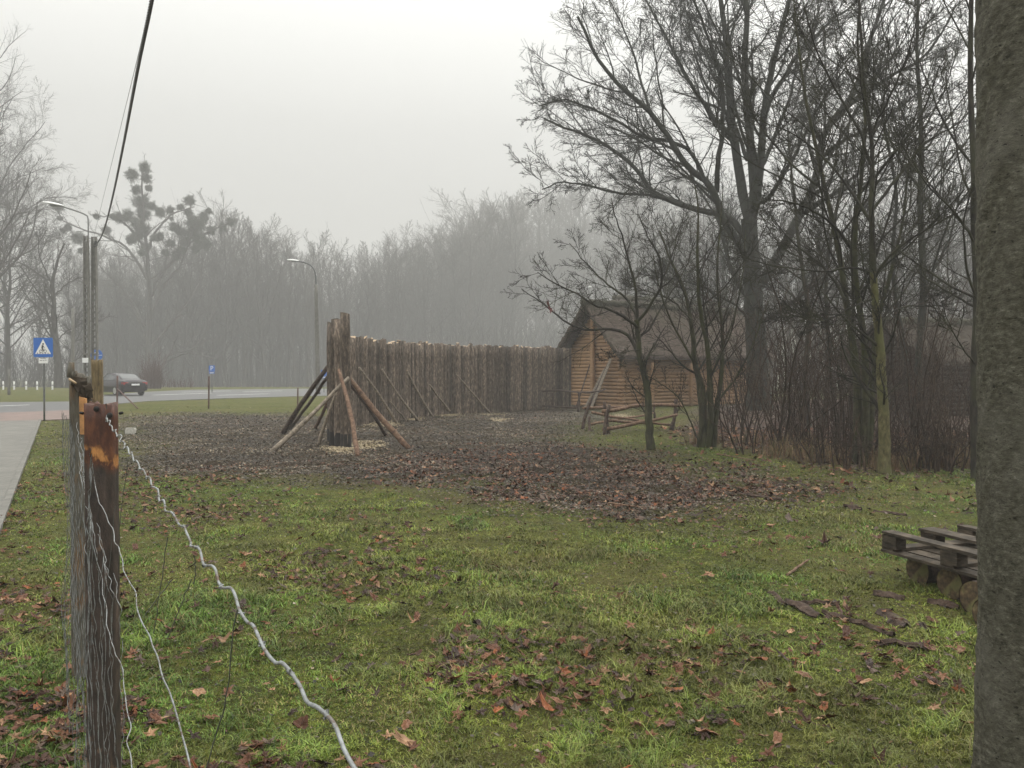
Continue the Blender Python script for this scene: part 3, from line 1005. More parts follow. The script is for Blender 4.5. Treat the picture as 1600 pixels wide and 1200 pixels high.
    for b, dh in ((0, 0), (wid, 0)):
        mb = MB(); tubes(mb, P(-over * .9, b, eave - .16) * (1 - q) + P(ln + over * .9, b, eave - .16) * q, np.full(6, .11), 9, cap=True)
        child(mb, 'wall_plate', M[wood], t)
    if detail:
        for s in (-1, 1):
            mb = MB(); A = P(-over * .8, wid / 2, ridge - .08); B = P(-over * .8, wid / 2 + s * (wid / 2 + over * .8), eave - (ridge - eave) / (wid / 2) * over * .8 + .08)
            tubes(mb, A * (1 - q) + B * q, np.full(6, .06), 8, cap=True)
            child(mb, 'rafter', M['pole_dark'], t)
        for a in (1.35, 3.9):
            mb = MB(); tubes(mb, P(a, -0.55, 0) * (1 - q) + P(a, -0.55, eave - .72) * q, np.full(6, .085), 9, cap=True)
            child(mb, 'porch_post', M[wood], t)
    return t


hc = G(971, 637.5)
HA = math.radians(37)
hut(hc, HA, 3.25, 9.5, 2.68, 4.5, 0.75, 'reddish log hut with steep brown roof behind the small bare tree')
h2 = W(1010, 580, 52); hut((h2[0], h2[1]), HA, 4.2, 9, 3.6, 6.2, 0.8, 'rear log hut whose dark gable peak shows over the roof of the front hut', False)
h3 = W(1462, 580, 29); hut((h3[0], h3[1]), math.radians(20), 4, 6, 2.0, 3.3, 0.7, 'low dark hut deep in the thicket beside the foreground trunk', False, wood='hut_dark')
# boards leaning on the gable
gu = np.array([math.cos(HA), math.sin(HA), 0]); gv = np.array([-math.sin(HA), math.cos(HA), 0]); O = np.array([hc[0], hc[1], 0])
for k, (b0, b1, zt, wdh, mt, lb) in enumerate([(1.0, 0.45, 2.15, .16, 'pole_grey', 'broad grey board leaning on the log gable nearest the hut corner'), (1.25, 0.55, 2.0, .1, 'pole_dark', 'dark narrow board leaning next to the broad grey board on the hut gable'), (1.5, 0.8, 1.7, .12, 'pole_grey', 'short grey board at the foot of the gable post'), (2.15, 1.75, 1.9, .05, 'pole_dark', 'thin dark stick leaning on the log gable left of the gable post')]):
    a = O + gv * b0 - gu * (0.85 - .05 * k); b = O + gv * b1 - gu * (0.2 + .02 * k) + np.array([0, 0, zt])
    mb = MB(); d = b - a; L = np.linalg.norm(d); zax = d / L; xax = np.cross(gv, zax); xax /= np.linalg.norm(xax); yax = np.cross(zax, xax)
    box(mb, (a + b) / 2, (.035, wdh, L), np.stack([xax, yax, zax], 1), jit=.004)
    tag(mb.build('leaning_board', M[mt], smooth=False, loc=a), lb, 'board', 'boards leaning on the hut gable')


# ------------------------------------------------------------------ rail fences
def railfence(name, posts, rails, label, mat='pole_wood'):
    t = thing(name, label, 'fence', posts[0][0])
    for a, b, r in posts:
        pole('post', a, b, r, r * .85, M['pole_dark'], None, None, parent=t)
    for a, b, r in rails:
        pole('rail', a, b, r * 1.1, r * .8, M[mat], None, None, parent=t, wob=.02)


def gp(px, py, d, zoff=None):
    return W(px, py, d)


railfence('rail_fence', [(gp(910, 672, 22.6), gp(921, 630, 22.6), .05), (gp(944, 684, 20.6), gp(952, 633, 20.6), .05), (gp(1050, 672, 22), gp(1056, 624, 22), .05), (gp(1047, 674, 22.3), gp(1059, 640, 22), .045), (gp(1024, 655, 26), gp(1023, 629, 26), .045), (gp(951, 684, 20.8), gp(944, 628, 20.8), .045), (gp(923, 676, 22), gp(921, 650, 22.2), .04)],
          [(gp(911, 638, 22.6), gp(1010, 634, 26), .04), (gp(941, 643, 20.7), gp(1067, 634, 21.6), .045), (gp(920, 664, 22.3), gp(1021, 646, 25), .035), (gp(942, 671, 20.7), gp(1058, 648, 21.8), .045), (gp(924, 644, 22), gp(1048, 665, 22.2), .035), (gp(948, 657, 20.8), gp(1045, 663, 22.3), .035)],
          'small rustic pen of rough crossed rails behind the small bare tree')
railfence('rail_fence', [(gp(834, 636, 35.5), gp(832, 612, 35.5), .045), (gp(863, 636, 35), gp(864, 614, 35), .04), (gp(903, 643, 32), gp(904, 614, 32), .05)],
          [(gp(829, 613, 35.6), gp(905, 613, 31.9), .04), (gp(905, 614, 32), gp(945, 609, 33), .04), (gp(833, 633, 35.5), gp(904, 637, 32), .035)],
          'low dark rail fence between the palisade wall and the hut', 'pole_dark')

# ------------------------------------------------------------------ trees
def tree_obj(base, label, trunkP, trunkR, levels, mat, cmat=None, name='bare_tree', S0=12, group=None, cat='tree', sides=(6, 5, 4, 3, 3)):
    t = thing(name, label, cat, base, group)
    mb = MB()
    for P, R in zip(trunkP, trunkR):
        tubes(mb, P, R, S0)
    child(mb, 'trunk', mat, t)
    mb = MB()
    for (P, R), S in zip(levels, sides):
        tubes(mb, P, R, S)
    child(mb, 'crown', cmat or mat, t)
    return t


def flare(P, R, r0, h):
    zz = P[:, 2] - P[0, 2]
    return R * (1 + r0 * np.exp(-np.clip(zz, 0, None) / h))


def build_oak():
    g = np.random.default_rng(5)
    D = 33.5
    Z = lambda pts, dd=0: [W(800 + a / 2, b / 2, D + (dd * i / max(1, len(pts) - 1))) for i, (a, b) in enumerate(pts)]
    base = G(1186, 641.5)
    D = base[1]
    tr = resample([np.r_[base[:2], -0.2], W(1185, 600, D), W(1182, 540, D), W(1179, 480, D), W(1175, 425, D), W(1172, 380, D), W(1170, 340, D)], 26, 0.02, g)
    trR = flare(tr, np.linspace(.47, .31, 26), .35, .5)
    L = [
        ([(742, 690), (720, 590), (705, 500), (695, 430), (680, 330), (670, 200), (660, 60), (640, -80), (620, -200)], 1.5, .25),
        ([(745, 680), (757, 590), (750, 500), (742, 420), (735, 300), (728, 180), (735, 60), (730, -80), (735, -230)], -1, .24),
        ([(748, 700), (768, 600), (775, 500), (785, 380), (800, 270), (825, 170), (850, 60), (880, -60), (890, -200)], -2, .22),
        ([(790, 330), (830, 275), (880, 190), (935, 125), (1000, 65), (1070, 10), (1130, -60)], 2, .12),
        ([(765, 900), (810, 840), (850, 765), (890, 690), (935, 600), (958, 510), (970, 430), (1030, 340), (1080, 265), (1110, 150), (1150, 40), (1190, -70)], 2.5, .25),
        ([(1020, 350), (1100, 300), (1180, 240), (1270, 190), (1340, 110), (1390, 10)], -1.5, .11),
        ([(965, 440), (920, 330), (912, 250), (935, 150), (955, 50), (960, -60)], 2.5, .10),
        ([(745, 830), (710, 760), (660, 690), (640, 620), (600, 560), (540, 510), (470, 400), (420, 340), (350, 280), (290, 215), (240, 130), (205, 50)], -2.5, .20),
        ([(740, 760), (690, 690), (640, 670), (560, 650), (470, 620), (420, 580), (390, 530), (330, 480), (250, 430), (170, 400), (100, 370)], 2.5, .17),
        ([(620, 668), (540, 645), (440, 610), (330, 602), (230, 580), (150, 570), (95, 592)], -3.5, .09),
        ([(695, 430), (640, 380), (590, 310), (540, 230), (500, 150), (450, 60), (410, -20)], 2.0, .13),
        ([(600, 560), (560, 480), (490, 440), (420, 430), (330, 380), (250, 340), (160, 310), (90, 330)], -3, .10),
        ([(640, 600), (645, 500), (660, 400), (655, 260), (620, 140), (575, 20), (540, -60)], -4, .13),
        ([(755, 960), (715, 900), (680, 820), (655, 740), (640, 680), (560, 560)], 3.5, .13),
        ([(770, 1010), (850, 965), (920, 912), (1000, 852), (1080, 800), (1150, 780)], -3, .12),
        ([(765, 640), (800, 620), (850, 540), (900, 450), (960, 330), (1050, 200)], -4.5, .12),
        ([(480, 420), (430, 340), (400, 240), (370, 140), (330, 50), (290, -20)], 2, .08),
        ([(750, 560), (790, 500), (830, 400), (870, 300), (890, 180), (900, 60)], 4.0, .12),
        ([(735, 500), (690, 380), (600, 250), (560, 120), (540, 20)], 4.0, .10),
        ([(960, 500), (1050, 430), (1130, 400), (1220, 330), (1300, 260)], -3.5, .10),
        ([(900, 670), (980, 620), (1080, 580), (1180, 560), (1300, 520)], 3.0, .10),
        ([(745, 1000), (690, 950), (600, 900), (500, 870), (400, 860)], -3.0, .07),
    ]
    mains = []; mR = []
    for pts, dd, r in L:
        P = resample(Z(pts, dd), 22, 0.018, g); mains.append(P); mR.append(np.linspace(r, r * .28, 22))
    MP = np.array(mains); MR = np.array(mR) * .86
    l2 = sprout(MP, MR, 13, .2, .98, 34, 9, .36, 14, .085, .03, .42, g, fall=.45, rmin=.010)
    l3 = sprout(*l2, 8, .15, 1, 36, 10, .42, 9, .10, .025, .55, g, rmin=.0075)
    l3b = sprout(MP, MR, 14, .3, 1, 50, 14, .13, 9, .12, .03, .25, g, rmin=.0075)
    P3 = (np.concatenate([l3[0], l3b[0]]), np.concatenate([l3[1], l3b[1]]))
    l4 = sprout(*P3, 6, .12, 1, 38, 12, .56, 6, .08, .01, .6, g, rmin=.0058)
    l5 = sprout(*l4, 4, .15, 1, 38, 12, .62, 4, .08, .0, .8, g, rmin=.0048)
    t = tree_obj(base, 'huge old spreading bare oak with thick forking limbs behind the thicket', [tr], [trR],
                 [(MP, MR), l2, P3, l4, l5], M['twig_oak'], name='oak_tree', S0=18, sides=(9, 6, 4, 3, 3))
    return t


build_oak()


def manual_tree(name, label, d, trunks, limbs, mat, cmat, seed, n=(7, 6, 5), fr=(.45, .5, .5), ang=45, r3=.0045, spread=1.5, extra=0, up=.04, group=None, cat='tree', Kp=18):
    """trunks/limbs: list of (pixel points, radius0, radius1[, depth change])"""
    g = np.random.default_rng(seed)
    def mk(it, K):
        pts, r0, r1 = it[:3]; dd = it[3] if len(it) > 3 else g.normal(0, spread * .5)
        P = resample([W(a, b, d + dd * k / max(1, len(pts) - 1)) for k, (a, b) in enumerate(pts)], K, 0.006 * d / 14, g)
        return P, np.linspace(r0, r1, K)
    T = [mk(tuple(i[:3]) + ((i[3],) if len(i) > 3 else (0.3 * g.normal(),)), Kp) for i in trunks]
    base = T[0][0][0].copy()
    for P, R in T:
        P[0][2] = min(P[0][2], -0.05)
    TP = np.array([a for a, b in T]); TR = np.array([flare(a, b, .25, .15) for a, b in T])
    Ls = [mk(i, Kp) for i in limbs]
    LP = np.array([a for a, b in Ls] + [a for a, b in T]); LR = np.array([b for a, b in Ls] + [b for a, b in T])
    # the limbs start inside the trunk; side shoots from both
    l1 = sprout(LP, LR, n[0], .25, 1, ang - 4, 10, fr[0], 12, .08, up, .42, g, rmin=r3 * 1.4, fall=.5)
    l2 = sprout(*l1, n[1], .12, 1, ang - 3, 12, fr[1] * 1.12, 8, .08, up * .5, .5, g, rmin=r3 * 1.05)
    l3 = sprout(*l2, n[2], .1, 1, ang - 3, 14, fr[2] * 1.15, 5, .08, 0, .6, g, rmin=r3 * .9)
    lv = []
    if Ls:
        lv.append((np.array([a for a, b in Ls]), np.array([b for a, b in Ls])))
    lv += [l1, l2, l3]
    return tree_obj(base, label, TP, TR, lv, mat, cmat, name, S0=12, group=group, sides=(7, 5, 3, 3) if Ls else (5, 3, 3))


# small bare tree in front of the hut
st = manual_tree('bare_tree', 'small crooked bare tree with dark spreading branches before the log hut', 16.8,
    [([(1018, 704), (1014, 670), (1013, 640), (1010, 600), (1001, 560), (997, 525), (995, 500)], .085, .05, 0)],
    [([(1001, 560), (990, 535), (972, 517), (942, 514), (914, 516), (892, 507), (873, 494), (845, 472), (815, 452)], .04, .008, 1.0),
     ([(997, 513), (981, 498), (955, 485), (929, 477), (918, 470), (899, 457), (873, 446), (840, 425)], .035, .008, -1.2),
     ([(996, 500), (988, 481), (979, 468), (964, 455), (944, 440), (915, 410), (890, 380)], .03, .007, .8),
     ([(996, 500), (995, 472), (994, 451), (985, 420), (975, 380), (960, 335), (955, 310)], .035, .008, -.5),
     ([(996, 502), (1012, 483), (1029, 457), (1034, 440), (1030, 400), (1012, 370), (1000, 340)], .035, .008, -.9),
     ([(999, 527), (1014, 515), (1031, 485), (1050, 455), (1070, 420), (1085, 380)], .025, .007, 1.0),
     ([(1034, 440), (1050, 400), (1060, 360), (1075, 330)], .018, .006, .5),
     ([(1003, 545), (985, 548), (965, 555), (940, 563)], .012, .005, -.6)],
    M['bark_moss'], M['twig_dark'], 3, n=(10, 8, 5), fr=(.36, .42, .45), spread=1.2, r3=.0034, up=.02)
mb = MB()
lp = W(858, 480, 17.3)
leaves(mb, np.array([lp[0], lp[0] + .03, lp[0] - .02]), np.array([lp[1]] * 3), np.array([lp[2], lp[2] - .06, lp[2] - .1]), np.array([.07, .08, .06]), np.array([[.13, .05, .045]] * 3), tiltsd=1.2)
o = child(mb, 'dead_leaf', vcol_mat('hanging_leaf', .6), st, False)

# clump of stems
manual_tree('bare_tree', 'clump of mossy bare stems growing from one root right of the small crooked tree', 17.3,
    [([(1097, 697), (1098, 650), (1092, 600), (1085, 560), (1080, 500), (1064, 440), (1045, 400), (1030, 360)], .085, .014, .5),
     ([(1106, 697), (1110, 640), (1108, 560), (1094, 480), (1090, 400), (1091, 330), (1085, 290)], .075, .012, -.5),
     ([(1114, 697), (1125, 600), (1129, 520), (1120, 430), (1126, 350), (1130, 290)], .055, .010, .8),
     ([(1091, 696), (1100, 610), (1072, 545), (1048, 500), (1030, 450), (1020, 400)], .04, .009, -.8),
     ([(1101, 696), (1104, 620), (1122, 560), (1145, 500), (1160, 430), (1165, 360)], .036, .008, 1.0),
     ([(1103, 700), (1115, 640), (1150, 590), (1175, 540), (1200, 470)], .03, .01, -.3),
     ([(1095, 695), (1060, 622), (1020, 592), (1003, 585)], .018, .008, .3)],
    [([(1080, 500), (1050, 470), (1010, 455), (960, 452)], .02, .006, 1), ([(1094, 480), (1130, 450), (1170, 400), (1200, 350)], .02, .006, -1)],
    M['bark_moss'], M['twig_dark'], 4, n=(10, 6, 5), fr=(.30, .42, .5), spread=1.4, r3=.0036)

manual_tree('bare_tree', 'pale yellow green straight trunk with bare branches at the grass edge', 12.95,
    [([(1381, 742), (1382, 700), (1381, 650), (1378, 600), (1375, 540), (1368, 480), (1364, 425)], .095, .052, 0)],
    [([(1365, 432), (1361, 350), (1363, 270), (1360, 200), (1350, 130), (1345, 50), (1340, -60)], .052, .008, 0),
     ([(1365, 428), (1330, 418), (1290, 424), (1240, 420), (1190, 412), (1150, 396)], .02, .006, .8),
     ([(1363, 440), (1390, 400), (1430, 370), (1480, 340), (1530, 320)], .025, .007, -.8),
     ([(1362, 350), (1330, 300), (1290, 250), (1240, 210), (1190, 190)], .028, .007, .8),
     ([(1362, 330), (1400, 280), (1450, 220), (1500, 190), (1550, 130)], .028, .007, .8),
     ([(1362, 260), (1340, 200), (1300, 130), (1270, 60), (1250, -20)], .026, .007, -.8),
     ([(1361, 210), (1390, 150), (1420, 80), (1440, 0)], .022, .007, -.6),
     ([(1378, 500), (1410, 480), (1460, 478), (1520, 470)], .016, .005, 1),
     ([(1366, 465), (1330, 480), (1290, 500), (1250, 495)], .016, .005, -.8),
     ([(1370, 495), (1320, 492), (1260, 494), (1200, 496)], .012, .004, .5)],
    M['bark_yellow'], M['twig_dark'], 6, n=(13, 8, 6), fr=(.36, .45, .48), spread=1.6, r3=.0036)

manual_tree('bare_tree', 'forked dark green trunk standing just left of the yellow green trunk', 14.2,
    [([(1337, 724), (1341, 660), (1339, 600), (1333, 540), (1322, 470), (1310, 390), (1290, 300), (1268, 200), (1250, 90), (1240, 0)], .08, .010, .5),
     ([(1345, 724), (1352, 660), (1353, 590), (1348, 510), (1337, 440), (1336, 360), (1345, 280), (1352, 180), (1340, 80), (1345, -30)], .072, .010, -.5),
     ([(1356, 722), (1362, 640), (1366, 560), (1372, 500), (1390, 430), (1410, 350), (1420, 260)], .06, .015, .9)],
    [([(1322, 470), (1290, 420), (1240, 380), (1200, 330)], .03, .008, 1.0), ([(1339, 400), (1300, 350), (1250, 320), (1190, 310)], .03, .008, -1),
     ([(1345, 300), (1390, 250), (1440, 180), (1470, 100)], .03, .008, -1), ([(1290, 300), (1240, 260), (1190, 200), (1150, 130)], .025, .007, .8)],
    M['bark_moss'], M['twig_dark'], 8, n=(14, 8, 6), fr=(.34, .45, .48), spread=1.8, r3=.0036)

manual_tree('bare_tree', 'thin dark upright trunk right beside the foreground trunk', 12.2,
    [([(1526, 735), (1523, 650), (1524, 560), (1527, 470), (1523, 380), (1521, 250), (1516, 110), (1519, -40)], .065, .03, 0)],
    [([(1524, 480), (1480, 455), (1440, 430), (1400, 410)], .02, .006, 1), ([(1523, 380), (1490, 330), (1450, 290), (1420, 240)], .02, .006, -1),
     ([(1521, 260), (1480, 200), (1450, 130), (1420, 50)], .02, .006, 1), ([(1523, 570), (1490, 520), (1470, 470)], .014, .005, -.8)],
    M['twig_dark'], M['twig_dark'], 9, n=(8, 5, 4), fr=(.36, .45, .5), spread=1.2)

manual_tree('bare_tree', 'slim bare tree rising between the forked trunk and the foreground trunk', 23,
    [([(1432, 668), (1436, 560), (1443, 450), (1438, 330), (1440, 200), (1432, 80), (1438, -60)], .12, .03, 0),
     ([(1428, 668), (1412, 540), (1395, 420), (1400, 300), (1380, 180), (1390, 60)], .08, .02, 1)],
    [([(1443, 450), (1480, 380), (1500, 300), (1510, 220)], .04, .01, 1), ([(1440, 300), (1400, 240), (1370, 160), (1350, 90)], .04, .01, -1), ([(1440, 210), (1480, 130), (1500, 50)], .03, .01, 1)],
    M['twig_oak'], M['twig_oak'], 12, n=(13, 9, 6), fr=(.34, .45, .5), spread=2, r3=.005)
manual_tree('bare_tree', 'slender bare tree in the thicket between the oak and the forked trunk', 24,
    [([(1262, 665), (1258, 580), (1265, 500), (1250, 400), (1240, 300), (1230, 200)], .10, .02, 0),
     ([(1285, 665), (1296, 560), (1290, 460), (1300, 360), (1320, 260), (1330, 170)], .08, .02, 1)],
    [([(1258, 540), (1220, 480), (1200, 420)], .03, .01, 1), ([(1290, 460), (1330, 400), (1360, 330)], .03, .01, -1)],
    M['twig_dark'], M['twig_dark'], 13, n=(13, 9, 6), fr=(.36, .45, .5), spread=2, r3=.005)

# foreground trunk
def big_trunk():
    d = 2.75
    xb = (1547 - 800) / F * d; xt = (1531 - 800) / F * d
    t = thing('foreground_tree', 'thick rough barked trunk cutting off the right edge, closest tree to the viewer', 'tree', (xb + .19, d, 0))
    K, S = 260, 120
    zz = np.linspace(-.15, 5.2, K); th = np.linspace(0, 2 * PI, S, endpoint=False)
    Zg, Tg = np.meshgrid(zz, th, indexing='ij')
    r = 0.185 + 0.05 * np.exp(-np.clip(zz, 0, 9) / .22)
    px_left = np.interp(zz, [0.2, 2.9], [xb, xt])
    cx = px_left + 0.185
    bmp = (fbm(Tg / (2 * PI) * 40 + 100, Zg * 30, 1.0, 500, 4) - .5)
    # lenticel like horizontal ridges; wraps round
    bmp2 = (fbm(np.cos(Tg) * 3 + 20, Zg * 9 + np.sin(Tg) * 3, 1.3, 510, 3) - .5)
    R = r[:, None] * (1 + .06 * bmp + .09 * bmp2)
    Vv = np.stack([cx[:, None] + R * np.cos(Tg), d + R * np.sin(Tg), Zg], -1).reshape(-1, 3)
    i, j = np.meshgrid(np.arange(K - 1), np.arange(S), indexing='ij')
    Q = np.stack([i * S + j, i * S + (j + 1) % S, (i + 1) * S + (j + 1) % S, (i + 1) * S + j], -1).reshape(-1, 4)
    mb = MB(); mb.add(Vv, Q)
    tm = NT('beech_bark')
    a = tm.noise(tm.coord((1, 1, 1.7)), 34, 8, .78); b = tm.noise(tm.coord((1, 1, 1.6)), 11, 5, .65); c3 = tm.noise(tm.coord(), 1.6, 4)
    c = tm.ramp(a, [(0.34, (0.03, 0.028, 0.021)), (0.47, (0.082, 0.077, 0.057)), (0.58, (0.14, 0.133, 0.103)), (.7, (.29, .28, .235))])
    c = tm.mix(tm.ramp(b, [(.42, (0, 0, 0)), (.6, (.4, .4, .4))]), c, (.085, .08, .058))
    c = tm.mix(tm.ramp(c3, [(.5, (0, 0, 0)), (.65, (.5, .5, .5))]), c, (.19, .18, .155))
    sp2 = tm.noise(tm.coord((1, 1, 1.8)), 55, 2, .5)
    c = tm.mix(tm.ramp(sp2, [(.66, (0, 0, 0)), (.7, (.9, .9, .9))]), c, (.02, .018, .014))
    tm.l(c, tm.b.inputs['Base Color']); tm.b.inputs['Roughness'].default_value = .85; tm.b.inputs['Specular IOR Level'].default_value = .25
    tm.bump(a, 1, .016)
    child(mb, 'trunk', tm.m, t)
    # branch scar knots on the left flank
    mb = MB()
    for zc, aa in ((1.55, 200), (1.47, 196), (1.40, 205)):
        a_ = math.radians(aa); p = np.array([xb + .185 + .178 * math.cos(a_) - .006, d + .178 * math.sin(a_), zc]); o_ = np.array([math.cos(a_), math.sin(a_), 0])
        tubes(mb, np.array([p, p + o_ * .008, p + o_ * .012]), np.array([.026, .02, .004]), 12)
    child(mb, 'knot', M['charred'], t)
    # crown above the frame
    g = np.random.default_rng(77)
    tp = np.array([[xt + .185, d, 5.0], [xt + .2, d + .05, 8], [xt + .1, d, 12]]); TP = resample(tp, 14)[None]; TR = np.linspace(.19, .05, 14)[None]
    l1 = sprout(TP, TR, 16, .1, 1, 50, 10, .45, 10, .1, .05, .6, g); l2 = sprout(*l1, 8, .2, 1, 45, 12, .4, 6, .12, .03, .6, g)
    l1 = (l1[0], l1[1]); mb = MB(); tubes(mb, TP, TR, 16)
    tubes(mb, *l1, 6); tubes(mb, *l2, 4)
    child(mb, 'crown', M['twig_dark'], t)


big_trunk()

# ------------------------------------------------------------------ undergrowth shrubs
def shrub_proto(seed, h, n, spread):
    g = np.random.default_rng(seed)
    t = bpy.data.objects.new('shrub', None); COL.objects.link(t)
    a = g.uniform(0, 2 * PI, n); r = g.uniform(0, .35, n) * spread
    K = 12
    P = np.zeros((n, K, 3)); P[:, 0] = np.stack([np.cos(a) * r, np.sin(a) * r, 0 * r - .03], 1)
    d = np.stack([np.cos(a) * g.uniform(0, .35, n), np.sin(a) * g.uniform(0, .35, n), np.ones(n)], 1); L = h * g.uniform(.5, 1.1, n)
    for k in range(1, K):
        d = d + g.normal(0, .09, d.shape); d /= np.linalg.norm(d, axis=1, keepdims=True); P[:, k] = P[:, k - 1] + d * (L / (K - 1))[:, None]
    R = np.linspace(1, .3, K)[None] * g.uniform(.009, .021, n)[:, None]
    l1 = sprout(P, R, 5, .25, 1, 42, 14, .35, 7, .14, .03, .6, g, rmin=.0045); l2 = sprout(*l1, 3, .2, 1, 42, 14, .5, 5, .14, 0, .7, g, rmin=.004)
    mb = MB(); tubes(mb, P, R, 5); child(mb, 'stem', M['shrub'], t)
    mb = MB(); tubes(mb, *l1, 3); tubes(mb, *l2, 3); child(mb, 'crown', M['shrub'], t)
    return t


protos = [shrub_proto(21, 3.0, 6, 1.6), shrub_proto(22, 2.2, 7, 2.0), shrub_proto(23, 3.8, 5, 1.4), shrub_proto(24, 0.9, 10, 2.0)]
used = set()
g = np.random.default_rng(99)
spots = []
for k in range(52):
    px = g.uniform(1130, 1528); py = g.uniform(648, 712) + 18 * sstep(1200, 1330, px) * g.random()
    spots.append((px, py, g.choice([0, 1, 2, 3], p=[.3, .3, .25, .15])))
for k in range(14):
    spots.append((g.uniform(1130, 1528), g.uniform(640, 655), g.choice([0, 2])))
for k in range(10):
    spots.append((g.uniform(1240, 1525), g.uniform(722, 738), 3))
for px, py, pi_ in spots:
    p = G(px, py); pi_ = int(pi_)
    o = protos[pi_] if pi_ not in used else copy_tree(protos[pi_])
    used.add(pi_)
    o.location = (p[0], p[1], 0); o.rotation_euler = (0, 0, g.uniform(0, 2 * PI)); s = g.uniform(.75, 1.2); o.scale = (s, s, s)
    tag(o, 'bare reddish brown shrub of thin upright stems in the thicket under the oak', 'shrub', 'shrubs of the thicket under the oak')

# dry tufts at the wood edge
def dry_grass():
    n = 16000
    px = rng.uniform(1060, 1545, n); py = rng.uniform(690, 742, n)
    P = np.array([G(a, b) for a, b in zip(px, py)])
    m = sstep(.5, .62, fbm(P[:, 0], P[:, 1], 1.1, 611, 3)); wd = masks(P[:, 0], P[:, 1])[1]
    k = rng.random(n) < m * sstep(.05, .5, wd) * 0.9
    P = P[k]; n = len(P)
    h = rng.uniform(.12, .42, n); a = rng.uniform(0, 2 * PI, n); w_ = rng.uniform(.003, .006, n); la = rng.uniform(0, 2 * PI, n); ln = h * rng.uniform(.2, .8, n)
    s = np.stack([np.cos(a) * w_, np.sin(a) * w_, 0 * a], 1); mid = P + np.stack([np.cos(la) * ln * .3, np.sin(la) * ln * .3, h * .65], 1); tip = P + np.stack([np.cos(la) * ln, np.sin(la) * ln, h * rng.uniform(.6, 1, n)], 1)
    V = np.stack([P - s, P + s, mid + s * .7, mid - s * .7, tip], 1).reshape(-1, 3); b = np.arange(n)[:, None] * 5
    c = np.array([[.24, .17, .09], [.16, .10, .06], [.12, .12, .05], [.13, .075, .05]])[rng.integers(0, 4, n)] * rng.uniform(.6, 1.2, (n, 1))
    mb = MB(); mb.add(V, b + np.array([0, 1, 2, 3]), b + np.array([3, 2, 4]), np.repeat(c, 5, axis=0))
    tag(mb.build('dry_grass', vcol_mat('dry_stalks', .8, .2, 10)), 'withered straw coloured stalks along the edge of the thicket', 'dry grass', kind='stuff')


dry_grass()

# ------------------------------------------------------------------ forest trees (prototypes and copies)
def forest_proto(seed, h, kind):
    """kind 0: tall close-grown pole tree, 1: wide crowned tree"""
    g = np.random.default_rng(seed)
    K = 16
    P = np.zeros((1, K, 3)); zz = np.linspace(0, h, K)
    P[0, :, 2] = zz; P[0, :, 0] = np.cumsum(g.normal(0, h * .006, K)); P[0, :, 1] = np.cumsum(g.normal(0, h * .006, K)); P[0] -= P[0, 0]
    R = np.linspace(.011 * h + .03, .015, K)[None]
    if kind == 0:
        l1 = sprout(P, R, 30, .25, .98, 28, 8, .22, 8, .07, .08, .42, g, rmin=.013, fall=.5)
        l2 = sprout(*l1, 8, .2, 1, 32, 10, .42, 6, .09, .06, .6, g, rmin=.010)
        l3 = sprout(*l2, 6, .2, 1, 35, 10, .5, 4, .1, .05, .8, g, rmin=.007)
    else:
        l1 = sprout(P, R, 28, .16, .97, 48, 10, .42, 10, .10, .06, .45, g, rmin=.018, fall=.55)
        l2 = sprout(*l1, 10, .2, 1, 40, 10, .38, 7, .12, .04, .6, g, rmin=.011)
        l3 = sprout(*l2, 8, .2, 1, 40, 12, .5, 5, .12, .02, .7, g, rmin=.0065)
    mb = MB(); tubes(mb, P, R, 7); tubes(mb, *l1, 4); tubes(mb, *l2, 3); tubes(mb, *l3, 3)
    o = mb.build('forest_tree', M['bark_far'])
    return o


fp = [forest_proto(31, 14, 0), forest_proto(32, 15, 0), forest_proto(33, 13, 0), forest_proto(34, 15, 0), forest_proto(35, 15, 1), forest_proto(36, 14, 1)]
fused = set()
fcount = 0


def put_forest(px, d, h, k, label, group, dz=0):
    global fcount
    o = fp[k] if k not in fused else fp[k].copy()
    if k in fused: COL.objects.link(o)
    fused.add(k); fcount += 1
    x = (px - 800) / F * d
    z0 = float(zg(x, d)) + dz
    s = h / [14, 15, 13, 15, 15, 14][k]
    o.location = (x, d, z0 - .1); o.scale = (s * g.uniform(.85, 1.25), s * g.uniform(.85, 1.25), s); o.rotation_euler = (g.normal(0, .025), g.normal(0, .025), g.uniform(0, 2 * PI))
    tag(o, label, 'tree', group)
    return o


LB1 = 'slender bare tree of the foggy wood beyond the road'
# skyline: pixel x -> top y
def skyline(px):
    return np.interp(px, [100, 200, 300, 350, 400, 470, 530, 600, 680, 740, 790, 830, 880, 950], [400, 400, 380, 358, 356, 392, 403, 392, 372, 335, 325, 310, 300, 290])


g = np.random.default_rng(123)
for row, (d0, d1, n, hf) in enumerate([(145, 160, 60, .93), (162, 184, 60, 1.0), (186, 212, 55, 1.0)]):
    for k in range(n):
        px = 120 + (690 if row < 2 else 780) * (k + g.random()) / n
        d = g.uniform(d0, d1) + max(0, px - 480) * .13
        top = skyline(px) + g.normal(2, 15) + (1 - hf) * 120 + 10
        x = (px - 800) / F * d
        h = (EYE + (580 - top) / F * d - float(zg(x, d)))
        put_forest(px, d, h, int(g.choice([0, 1, 2, 3, 4], p=[.2, .2, .2, .15, .25])), LB1, 'bare trees of the foggy wood')
for k in range(62):
    px = 600 + 480 * (k + g.random()) / 62
    d = g.uniform(250, 340)
    top = skyline(px) + g.normal(0, 10) + 16
    x = (px - 800) / F * d
    h = max(9, EYE + (580 - top) / F * d - float(zg(x, d)))
    put_forest(px, d, h, int(g.choice([0, 1, 3, 4, 5])), LB1, 'bare trees of the foggy wood')
